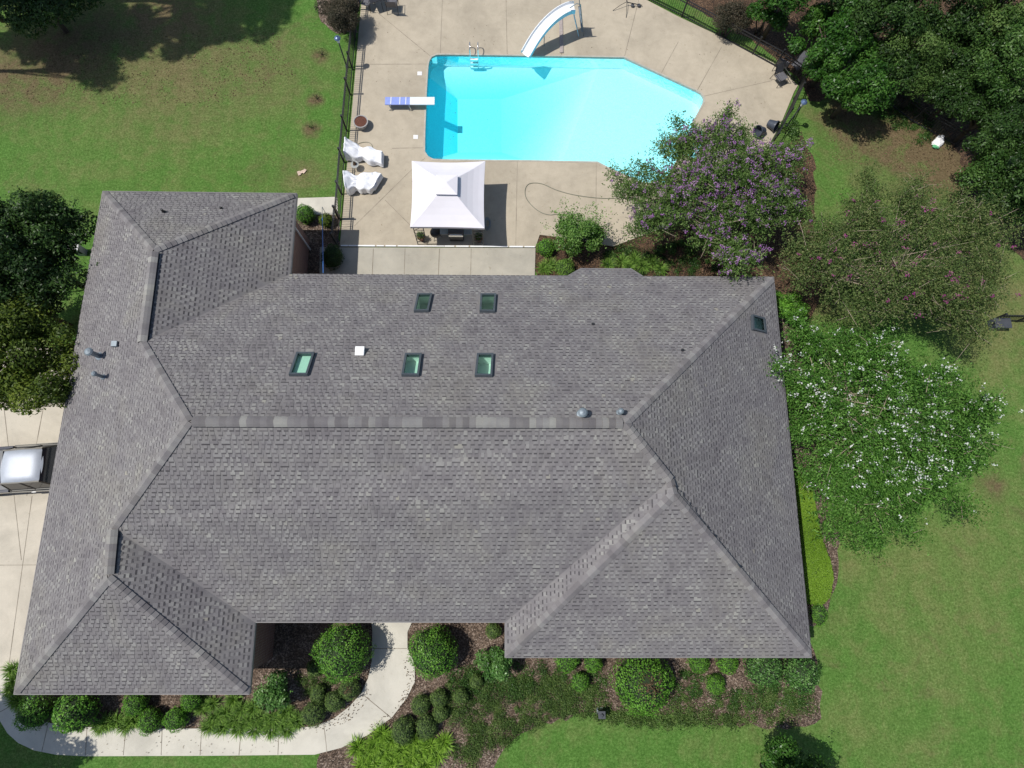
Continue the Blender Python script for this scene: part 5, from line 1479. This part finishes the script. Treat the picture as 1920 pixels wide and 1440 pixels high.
loose(1540, 45, 0.8, 0.9, 1.1, 0.5, 'brownish green thicket between the bright bush and the magnolia', 'reddish', k=20, lr=.33, n=7000, leaf=.08, seed=7, nsh=40)
loose(1415, 580, 0.9, 0.01, 0.01, 0.01, 'low green shrub squeezed between the house corner and the white flowering tree', 'box', k=2, lr=.3, n=700, leaf=.08, seed=8) if False else None
loose(1484, 575, 1.0, 0.6, 0.55, 0.5, 'bright green leafy bush at the upper right corner of the house', 'box', k=12, lr=.3, n=3200, leaf=.10, seed=9)
loose(1480, 240, 0.3, 0.35, 0.5, 0.3, 'weedy green tuft climbing the fence below the right lamp post', 'bush', k=8, lr=.22, n=1500, leaf=.07, seed=10, trunkr=.02)


# ------------------------------------------------------------------ border grass clumps
GR = 'border grass clumps'
def clump(px, py, label, mat='lirio', h=0.38, spread=0.42, n=150, wd=0.022):
    c = g(px, py, 0.0); t = thing('border_grass', label, 'grass clump', c, GR)
    rr = np.random.default_rng(int(px * 13 + py)); Q, r_ = blades(rr, c, n, h, spread, wd)
    quads_obj('blades', Q, r_, LF[mat], t)
CL1 = 'dark green strap-leaved border grass in the row along the straight walk'
for i, (x, y) in enumerate([(384, 1325), (405, 1345), (425, 1335), (440, 1350), (455, 1328), (466, 1352), (486, 1345), (500, 1354), (514, 1346), (530, 1352), (546, 1346), (560, 1350), (540, 1332), (478, 1326), (400, 1318), (440, 1312), (395, 1360), (420, 1362), (450, 1364), (480, 1366), (510, 1368), (540, 1366)]):
    clump(x, y, CL1)
for i, (x, y) in enumerate([(672, 1400), (690, 1412), (705, 1395), (722, 1408), (738, 1420), (755, 1405), (772, 1418), (790, 1405), (806, 1396), (820, 1412), (832, 1390), (700, 1428), (735, 1436), (770, 1434), (800, 1430), (716, 1375), (735, 1385), (775, 1390), (682, 1434)]):
    clump(x, y, 'bright yellow-green border grass in the drift outside the walk curve', 'liriobright', 0.42, 0.5, 170, 0.026)
for (x, y) in [(204, 1352), (222, 1350), (240, 1358), (192, 1360), (252, 1348)]:
    clump(x, y, 'thin border grass tuft between the olive shrub and the oval boxwood')
for (x, y) in [(28, 1255), (30, 1275), (26, 1292), (34, 1310), (44, 1318)]:
    clump(x, y, 'border grass fringe sticking out at the lower left roof corner onto the driveway')
for (x, y) in [(1190, 488), (1205, 500), (1222, 495), (1180, 502), (1165, 492), (1238, 506), (1030, 498), (1020, 506), (1140, 498)]:
    clump(x, y, 'loose green border grass in the bed between the patio and the purple tree', 'lirio', .4, .45, 120)

# ------------------------------------------------------------------ hedge strip and ground cover
def inpoly_pts(rr, poly, n_):
    xs = [p[0] for p in poly]; ys = [p[1] for p in poly]; out = []
    while len(out) < n_:
        x = rr.uniform(min(xs), max(xs), n_ * 2); y = rr.uniform(min(ys), max(ys), n_ * 2)
        out += [(a, b) for a, b in zip(x, y) if pip(a, b, poly)]
    return np.array(out[:n_])
hp = [g(x, y, 0.35)[:2] for x, y in [(1488, 888), (1512, 892), (1523, 915), (1530, 960), (1540, 1010), (1556, 1050), (1562, 1085), (1556, 1120), (1540, 1135), (1512, 1130)]]
t = thing('clipped_hedge', 'long low bright yellow-green clipped hedge along the right wall of the house', 'hedge', (hp[4][0], hp[4][1], 0))
rr = np.random.default_rng(44); n_ = 26000; xy = inpoly_pts(rr, hp, n_)
z = 0.38 + 0.03 * np.sin(xy[:, 0] * 5) * np.sin(xy[:, 1] * 4) + rr.normal(0, 0.018, n_)
P = np.column_stack([xy, z]); V = leafquads(rr, P, np.tile([0, 0, 1.0], (n_, 1)), 0.05, .5, .5); R1 = np.clip(rr.normal(.5, .2, n_) + 0.15 * np.sin(xy[:, 1] * 2), 0, 1)
PP = []; NN = []
for i in range(len(hp)):
    a, b = np.array(hp[i]), np.array(hp[(i + 1) % len(hp)]); L_ = np.linalg.norm(b - a); k = int(L_ * 900); tt = rr.uniform(0, 1, (k, 1)); q = a + (b - a) * tt
    PP.append(np.column_stack([q + rr.normal(0, .025, (k, 2)), rr.uniform(0.05, .38, k)])); nn_ = np.array([b[1] - a[1], a[0] - b[0]]) / L_; NN.append(np.tile([nn_[0], nn_[1], .3], (k, 1)))
PP = np.concatenate(PP); NN = np.concatenate(NN); V2 = leafquads(rr, PP, NN, .05, .5, .5)
quads_obj('foliage', np.concatenate([V, V2]), np.concatenate([R1, rr.uniform(.1, .8, len(PP))]), LF['hedge'], t)
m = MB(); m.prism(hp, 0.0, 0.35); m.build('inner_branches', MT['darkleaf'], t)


def cover(name, label, poly_px, n_, leaf, mat, zt, seed, stemmy=True, clusters=60):
    poly = [g(x, y, zt * .5)[:2] for x, y in poly_px]; rr = np.random.default_rng(seed)
    cl = inpoly_pts(rr, poly, clusters); cr = rr.uniform(0.12, 0.38, clusters); idx = rr.integers(0, clusters, n_)
    d = unit(rr.normal(0, 1, (n_, 3)) + [0, 0, .5]); d[:, 2] = np.abs(d[:, 2])
    rad = cr[idx] * rr.uniform(.3, 1.1, n_)
    P = np.column_stack([cl[idx], np.zeros(n_)]) + d * rad[:, None] * np.array([1, 1, zt * 1.6]); P[:, 2] += 0.02
    V = leafquads(rr, P, d + [0, 0, .4], leaf, .45, .6); tone = rr.uniform(.15, .8, clusters)
    return tag(quads_obj(name, V, np.clip(tone[idx] + rr.normal(0, .2, n_), 0, 1), LF[mat], None), label, 'ground cover', kind='stuff')


cover('ground_cover', 'dull grey-green spreading ground cover right of the boxwoods, reaching the lawn', [(850, 1270), (900, 1290), (960, 1270), (1040, 1280), (1090, 1315), (1080, 1345), (1000, 1365), (940, 1400), (870, 1410), (840, 1350), (830, 1300)], 30000, .055, 'cover', .35, 21, clusters=170)
cover('ground_cover', 'thin green ground cover around the lantern and the largest bright bush', [(1010, 1262), (1060, 1265), (1130, 1290), (1145, 1330), (1250, 1345), (1230, 1362), (1100, 1345), (1060, 1335), (1010, 1310)], 11000, .06, 'cover', .25, 22, clusters=90)
cover('ground_cover', 'sparse weedy ground cover over brown mulch at the lower right of the front bed', [(1270, 1290), (1300, 1320), (1380, 1310), (1400, 1290), (1460, 1305), (1530, 1300), (1535, 1330), (1500, 1360), (1400, 1355), (1330, 1345), (1270, 1345), (1255, 1310)], 8500, .06, 'cover', .2, 23, clusters=85)
cover('ground_cover', 'leafy green ground cover between the large right ball shrub and the camellia', [(835, 1270), (870, 1255), (895, 1230), (905, 1262), (960, 1275), (1010, 1290), (980, 1310), (900, 1300), (850, 1300)], 7500, .065, 'bush', .35, 24, clusters=50)
cover('ground_cover', 'bright weeds among fallen leaves at the edge of the woods near the black fence', [(1640, 178), (1690, 160), (1745, 195), (1760, 240), (1750, 285), (1720, 260), (1680, 235), (1640, 215), (1600, 190)], 7500, .07, 'bush', .25, 25, clusters=55)
cover('ground_cover', 'weedy ground cover between the shaded recess and the boxwood cluster', [(560, 1262), (600, 1270), (640, 1280), (620, 1300), (575, 1300), (550, 1285)], 1800, .06, 'cover', .3, 27, clusters=24)
cover('ground_cover', 'thin weeds on the mulch under the eave left of the largest bright bush', [(960, 1245), (1010, 1240), (1060, 1262), (1130, 1262), (1140, 1290), (1050, 1300), (980, 1280)], 3000, .06, 'bush', .25, 28, clusters=40)
cover('ground_cover', 'green weeds filling in right of the patio bush along the bay of the house', [(1130, 462), (1240, 455), (1330, 440), (1400, 500), (1300, 512), (1210, 510), (1140, 500)], 8000, .065, 'bush', .35, 29, clusters=60)
cover('ground_cover', 'feathery weeds along the lawn edge right of the lantern', [(1130, 1335), (1250, 1330), (1300, 1335), (1380, 1345), (1380, 1362), (1250, 1362), (1140, 1356)], 5200, .065, 'cover', .3, 61, clusters=60)
cover('ground_cover', 'weeds around the brightest boxwood and below the corner shrubs', [(1262, 1262), (1320, 1262), (1325, 1300), (1375, 1298), (1400, 1280), (1530, 1296), (1520, 1330), (1400, 1330), (1270, 1315)], 7500, .065, 'bush', .22, 62, clusters=75)
cover('ground_cover', 'green tangle between the border grass drift and the spreading ground cover', [(835, 1390), (870, 1400), (930, 1395), (940, 1425), (880, 1440), (840, 1420)], 2600, .06, 'cover', .25, 63, clusters=26)
cover('ground_cover', 'low dark greenery in the shaded bed behind the bay of the house', [(1130, 470), (1250, 470), (1400, 510), (1450, 515), (1480, 560), (1440, 580), (1300, 560), (1130, 530)], 9000, .07, 'magdark', .3, 26, clusters=60)


# fallen leaves scattered about (walk, mulch, deck, water)
def litter(label, poly_px, n_, z, sz, seed, mat='drylf'):
    poly = [g(x, y, z)[:2] for x, y in poly_px]; rr = np.random.default_rng(seed); xy = inpoly_pts(rr, poly, n_)
    P = np.column_stack([xy, np.full(n_, z) + rr.uniform(0.004, .02, n_)]); V = leafquads(rr, P, np.tile([0, 0, 1.], (n_, 1)), sz, .55, .25)
    tag(quads_obj('fallen_leaves', V, rr.uniform(0, 1, n_), LF[mat], None), label, 'leaves', kind='stuff')
litter('fallen leaves dotted along the inner curve of the front walk', [(560, 1366), (640, 1340), (690, 1290), (700, 1300), (660, 1350), (600, 1375)], 130, .06, .05, 31)
litter('fallen leaves dotted over the straight front walk', [(180, 1370), (540, 1370), (540, 1412), (180, 1412)], 60, .06, .045, 32)
litter('fallen leaves along the outer edge of the walk curve', [(700, 1365), (770, 1310), (780, 1280), (765, 1230), (755, 1240), (765, 1280), (740, 1330), (690, 1362)], 110, .06, .05, 33)
litter('scattered leaves on the pool deck', [(700, 20), (1400, 100), (1440, 220), (1340, 220), (1240, 110), (830, 90), (790, 290), (960, 340), (960, 440), (700, 440)], 90, .066, .05, 34)
litter('dark leaves and specks floating on the pool', [(830, 180), (1000, 180), (1050, 290), (850, 290)], 45, -.068, .045, 35)
litter('brown leaves strewn on the lawn under the upper left trees', [(0, 60), (520, 60), (560, 150), (400, 200), (0, 190)], 1500, .0, .07, 36)
litter('brown leaves strewn over the bare ground by the upper right woods', [(1530, 210), (1620, 190), (1780, 250), (1820, 330), (1700, 320), (1560, 300)], 1200, .0, .07, 37)

# tiny shrubs in their brown rings on the left lawn
for i, (x, y, lb) in enumerate([(604, 103, 'tiny bare twiggy shrub in a brown ring, topmost of three outside the left fence'), (594, 186, 'tiny bare twiggy shrub in a brown ring, middle of three outside the left fence'), (585, 240, 'tiny bare twiggy shrub in a brown ring, lowest of three outside the left fence')]):
    b = Vector(g(x, y, 0)); t = thing('young_shrub', lb, 'shrub', tuple(b)); rr = np.random.default_rng(50 + i); m = MB()
    for k in range(9):
        a = rr.uniform(0, 6.28); L_ = rr.uniform(.12, .3); m.tube([b, b + Vector((math.cos(a) * L_ * .4, math.sin(a) * L_ * .4, L_ * .7)), b + Vector((math.cos(a) * L_, math.sin(a) * L_, L_))], [.01, .007, .003], 5)
    m.build('stems', MT['twig'], t); P = np.array(b) + np.column_stack([rr.normal(0, .13, (70, 2)), rr.uniform(.05, .3, 70)])
    quads_obj('foliage', leafquads(rr, P, np.tile([0, 0, 1.], (70, 1)), .05, .5), rr.uniform(0, 1, 70), LF['cover'], t)

# ------------------------------------------------------------------ trees
def crape(px, py, z, rx, ry, rz, label, leafm, flm, seed, k, lr, nsh, shl, per, leaf, nfl, flsz, ncore, name, irr=.15, extra_px=(), flper=26, stem=.06, flspread=.10):
    c = Vector(g(px, py, z)); t = thing(name, label, 'tree', (c.x, c.y, 0))
    rr = np.random.default_rng(seed)
    Lb = lobes(rr, (c.x, c.y, z), rx, ry, rz, k, lr, irr=irr)
    for (x, y, zz, s) in extra_px:
        q = g(x, y, zz); cc = np.array([c.x, c.y, z]); qq = np.array(q); Lb = np.vstack([Lb] + [np.append(qq + (cc - qq) * f_ + rr.normal(0, .12, 3), s * (1 + f_ * 1.5)) for f_ in (0, .08, .17, .27)])
    V, r_, s, tips, d = shoots(rr, Lb, nsh, shl, per, leaf, wid=.09, upb=.45)
    # inner leaves
    idx = rr.integers(0, len(Lb), ncore); dd_ = unit(rr.normal(0, 1, (ncore, 3))); P = Lb[idx, :3] + dd_ * (Lb[idx, 3] * rr.uniform(.2, 1, ncore))[:, None]
    V2 = leafquads(rr, P, dd_ + [0, 0, .5], leaf, .5, .6)
    quads_obj('crown', np.concatenate([V, V2]), np.concatenate([r_, np.clip(rr.normal(.4, .2, ncore), 0, 1)]), LF[leafm], t)
    up = np.argsort(-(tips[:, 2] + rr.normal(0, .85, len(tips))))[:nfl * 2]; sel = rr.choice(up, nfl, replace=False)
    fc = np.repeat(tips[sel], flper, 0); fs = flspread * np.repeat(rr.uniform(.35, 1.3, nfl), flper)[:, None]
    P = fc + rr.normal(0, 1, fc.shape) * fs * .55 - np.repeat(d[sel], flper, 0) * rr.uniform(0, .22, (len(fc), 1)) * flspread * 8
    quads_obj('blossoms', leafquads(rr, P, np.tile([0, 0, 1.], (len(P), 1)), flsz, .8, .8), np.clip(np.repeat(rr.uniform(.1, .9, nfl), flper) + rr.normal(0, .15, len(P)), 0, 1), LF[flm], t)
    ex = [[s[i], (Vector(s[i]) + Vector(tips[i])) / 2, tips[i]] for i in rr.choice(len(s), min(len(s), 260), replace=False)]
    stems_mesh(rr, (c.x, c.y, -.03), Lb, 6, stem, MT['palebark'], t, fine=90, spread=.3, extra=ex)
    return t


crape(1345, 362, 3.0, 3.95, 2.85, 1.4, 'wide crape myrtle with lilac-purple blossoms leaning over the pool corner and deck', 'crape', 'purple', 101, 150, .5, 5200, .55, 12, .09, 620, .055, 26000, 'crape_myrtle', irr=.12, flper=20,
      extra_px=[(1178, 320, 3, .4), (1150, 345, 2.8, .35), (1165, 360, 2.8, .4), (1245, 262, 3.1, .35), (1265, 245, 3.1, .3), (1360, 222, 3.4, .3), (1355, 245, 3.3, .4), (1390, 240, 3, .3), (1385, 505, 4.0, .42), (1410, 498, 4.0, .4), (1375, 490, 3.9, .4), (1520, 400, 3, .4), (1500, 270, 3, .4), (1495, 300, 3, .45), (1212, 415, 3, .45), (1190, 430, 2.8, .4)], stem=.07)
crape(1690, 485, 3.0, 4.7, 3.6, 1.3, 'sparse straggly crape myrtle with few magenta blossoms, brownish foliage', 'crape_dry', 'magenta', 102, 170, .6, 6500, .7, 10, .085, 62, .06, 20000, 'crape_myrtle', irr=.15,
      extra_px=[(1860, 420, 3, .5), (1890, 440, 3, .5), (1845, 390, 3, .4), (1620, 330, 3, .25), (1715, 340, 3, .3), (1600, 380, 3, .3), (1780, 560, 3, .5), (1800, 610, 2.6, .5), (1840, 640, 2.6, .4)], stem=.06, flper=16, flspread=.10)
crape(1640, 785, 2.6, 3.95, 4.7, 1.2, 'broad fresh green tree sprinkled with small white flowers along the right side of the house', 'crapew', 'whitefl', 103, 210, .48, 7500, .65, 12, .095, 400, .068, 14000, 'white_flowering_tree', irr=.2,
      extra_px=[(1590, 1010, 2, .35), (1640, 1030, 2, .35), (1700, 1000, 2.2, .4), (1545, 1000, 2, .3), (1855, 780, 2.2, .2), (1840, 800, 2.2, .25), (1840, 760, 2.4, .35), (1835, 870, 2.2, .35), (1810, 960, 2.2, .35), (1470, 690, 2.8, .3), (1480, 600, 2.6, .4), (1500, 620, 2.6, .45), (1475, 810, 2.8, .25), (1460, 685, 3.8, .12), (1490, 740, 2.8, .4)], flper=7, flspread=.10)


def bigtree(px, py, z, rx, ry, rz, label, mat, seed, k=40, lr=.7, n=16000, leaf=.16, name='evergreen_tree', world=None, irr=.18, asp=.45):
    c = Vector(g(px, py, z)) if world is None else Vector((world[0], world[1], z))
    t = thing(name, label, 'tree', (c.x, c.y, 0)); rr = np.random.default_rng(seed)
    o, Lb = crown('crown', rr, (c.x, c.y, z), rx, ry, rz, k, lr, n, leaf, LF[mat], t, irr=irr, asp=asp, nsh=k * 3, shl=lr * 1.3)
    st = Vector((c.x, c.y, -.05)); mb = MB(); mb.tube([st, st + Vector((.05, .03, z * .5)), Vector((c.x, c.y, z + rz * .4))], [.13, .10, .04], 9)
    for j in range(min(26, len(Lb))):
        e = Vector(Lb[j][:3]); s0 = st.lerp(Vector((c.x, c.y, z)), rr.uniform(.45, .95)); mb.tube([s0, s0.lerp(e, .5) + Vector((0, 0, .2)), e], [.06, .04, .012], 6, cap=False)
    mb.build('trunk', MT['bark'], t, smooth=True)
    return t


bigtree(50, 478, 3.2, 2.7, 2.3, 1.8, 'dark dense evergreen tree at the left edge beside the upper house corner', 'magdark', 201, k=60, lr=.6, n=30000, leaf=.14)
bigtree(40, 670, 3.0, 2.5, 2.7, 1.6, 'yellowish green tree at the left edge overhanging the driveway', 'yellowgreen', 202, k=66, lr=.55, n=30000, leaf=.14)
bigtree(70, -2, 1.9, 3.0, 1.6, 1.3, 'tall dark tree cut off by the upper left corner of the picture', 'magdark', 203, k=36, lr=.6, n=16000, leaf=.14)
bigtree(45, 572, 2.6, 2.0, 1.2, 1.3, 'dark tree at the very left edge between the dark and the yellowish tree', 'magdark', 204, k=30, lr=.55, n=10000, leaf=.14)
# trees beyond the top edge whose shade lies on the left lawn
def shade_tree(sx, sy, z, rx, ry, rz, label, seed, mat='magdark', n=9000):
    s = g(sx, sy, 0); off = z / math.tan(SUN_EL); bigtree(0, 0, z, rx, ry, rz, label, mat, seed, world=(s[0] - off * math.cos(SUN_AZ), s[1] - off * math.sin(SUN_AZ)), k=60, lr=.48, n=n, leaf=.2, irr=.3)
shade_tree(80, 75, 13.0, 2.5, 1.3, 1.5, 'tall tree beyond the upper left corner, left one of the row shading the lawn', 210, n=18000)
shade_tree(240, 62, 16, 3.0, 1.6, 1.6, 'tall tree beyond the top edge, second of the row shading the lawn', 211, n=24000)
shade_tree(390, 35, 18, 2.8, 1.9, 1.6, 'tall tree beyond the top edge, third of the row shading the lawn', 212, n=22000)
shade_tree(490, 0, 19, 1.7, 1.6, 1.5, 'tall tree beyond the top edge, right end of the row shading the lawn', 216, n=14000)
shade_tree(180, 132, 15, 1.2, .7, .8, 'outlying branchy tree whose small shade pokes farthest onto the upper left lawn', 213, n=2500)
shade_tree(40, 1345, 6.0, 1.6, 1.1, 1.2, 'tree beyond the lower left corner whose dappled shade lies on the walk', 214, n=3000)
shade_tree(40, 1440, 6.0, 2.6, 1.3, 1.2, 'tree beyond the lower left corner shading the lawn strip below the walk', 215, n=7000)
bigtree(1482, 1446, 1.4, 1.05, 0.95, .9, 'dense green young tree at the bottom edge right of centre', 'magnolia', 220, k=18, lr=.42, n=7000, leaf=.12, name='young_tree')
t220 = shade_tree
bigtree(1500, 1500, 2.9, 1.3, .8, 1.1, 'taller tree just below the bottom edge casting its shade on the front lawn', 'magnolia', 221, k=20, lr=.42, n=7000, leaf=.13, name='young_tree')
# woods, upper right
WOODS = [(1610, 160, 2.6, 1.1, 1.2, .9, 'magnolia', 'lower green boughs of a tree just right of the bright magnolia', 9000, .13),
         (1740, 150, 2.2, 1.3, 1.0, .9, 'crape', 'low mid green bush under the small-leaved tree in the woods', 9000, .09),
         (1840, 100, 3.2, 1.6, 1.4, 1.1, 'magdark', 'dark filler tree between the undergrowth and the right edge trees', 12000, .12),
         (1850, 215, 2.4, 1.4, 1.3, 1.0, 'magdark', 'dark leafy tree just above and right of the white sack', 12000, .12),
         (1600, -20, 4.2, 1.8, 1.5, 1.5, 'magdark', 'dark tree at the top edge above the bright magnolia', 12000, .14),
         (1670, 130, 2.6, 1.3, 1.0, .9, 'magdark', 'shaded small tree between the magnolia and the small-leaved tree', 9000, .12),
         (1865, 320, 2.4, 1.4, 1.2, 1.0, 'bush', 'leafy green tree right of the bare ground above the magenta myrtle', 10000, .12),
         (1562, 105, 2.3, 2.1, 2.5, 1.7, 'magnolia', 'bright green magnolia nearest the pool corner, overhanging the patio chairs', 26000, .15),
         (1640, 25, 4.0, 1.7, 1.6, 1.6, 'magdark', 'dark green tree behind the magnolia at the top edge', 12000, .14),
         (1700, 95, 3.0, 1.6, 1.4, 1.2, 'crape', 'mid green small-leaved tree in the middle of the upper right woods', 15000, .10),
         (1790, 60, 3.6, 1.5, 1.6, 1.3, 'magdark', 'dark tree right of the small-leaved one in the upper right woods', 12000, .13),
         (1870, 20, 4.6, 1.8, 1.5, 1.6, 'crape', 'greyish green tree at the upper right corner', 15000, .12),
         (1885, 130, 4.0, 1.6, 1.6, 1.5, 'bush', 'mid green tree at the right edge below the corner tree', 13000, .12),
         (1800, 170, 2.4, 1.5, 1.3, 1.0, 'magdark', 'low dark undergrowth tree above the white sack', 11000, .12),
         (1890, 265, 3.2, 1.7, 1.6, 1.4, 'magdark', 'blue-green dark tree at the right edge beside the white sack', 16000, .12),
         (1890, 365, 2.8, 1.5, 1.3, 1.2, 'magdark', 'dark tree behind the magenta crape myrtle at the right edge', 12000, .12),
         (1740, -20, 4.5, 1.8, 1.4, 1.5, 'magdark', 'shadowy tree peeking in at the top edge of the upper right woods', 9000, .14),
         (1480, -20, 3.5, 1.2, 1.0, 1.0, 'magnolia', 'green tree at the top edge above the bright glossy bush', 7000, .14),
         (1990, 60, 4.5, 2, 2, 1.6, 'magdark', 'dark tree just beyond the right edge of the upper right woods', 7000, .17),
         (1980, 330, 4.5, 2, 2, 1.6, 'magdark', 'dark tree just beyond the right edge level with the magenta crape myrtle', 7000, .17)]
for i, (x, y, z, rx, ry, rz, mt_, lb, n_, lf) in enumerate(WOODS):
    bigtree(x, y, z * 0.85, rx * 1.05, ry * 1.05, rz * 1.1, lb, mt_, 300 + i, k=30, lr=.5, n=n_, leaf=lf, name='woodland_tree', irr=.2)
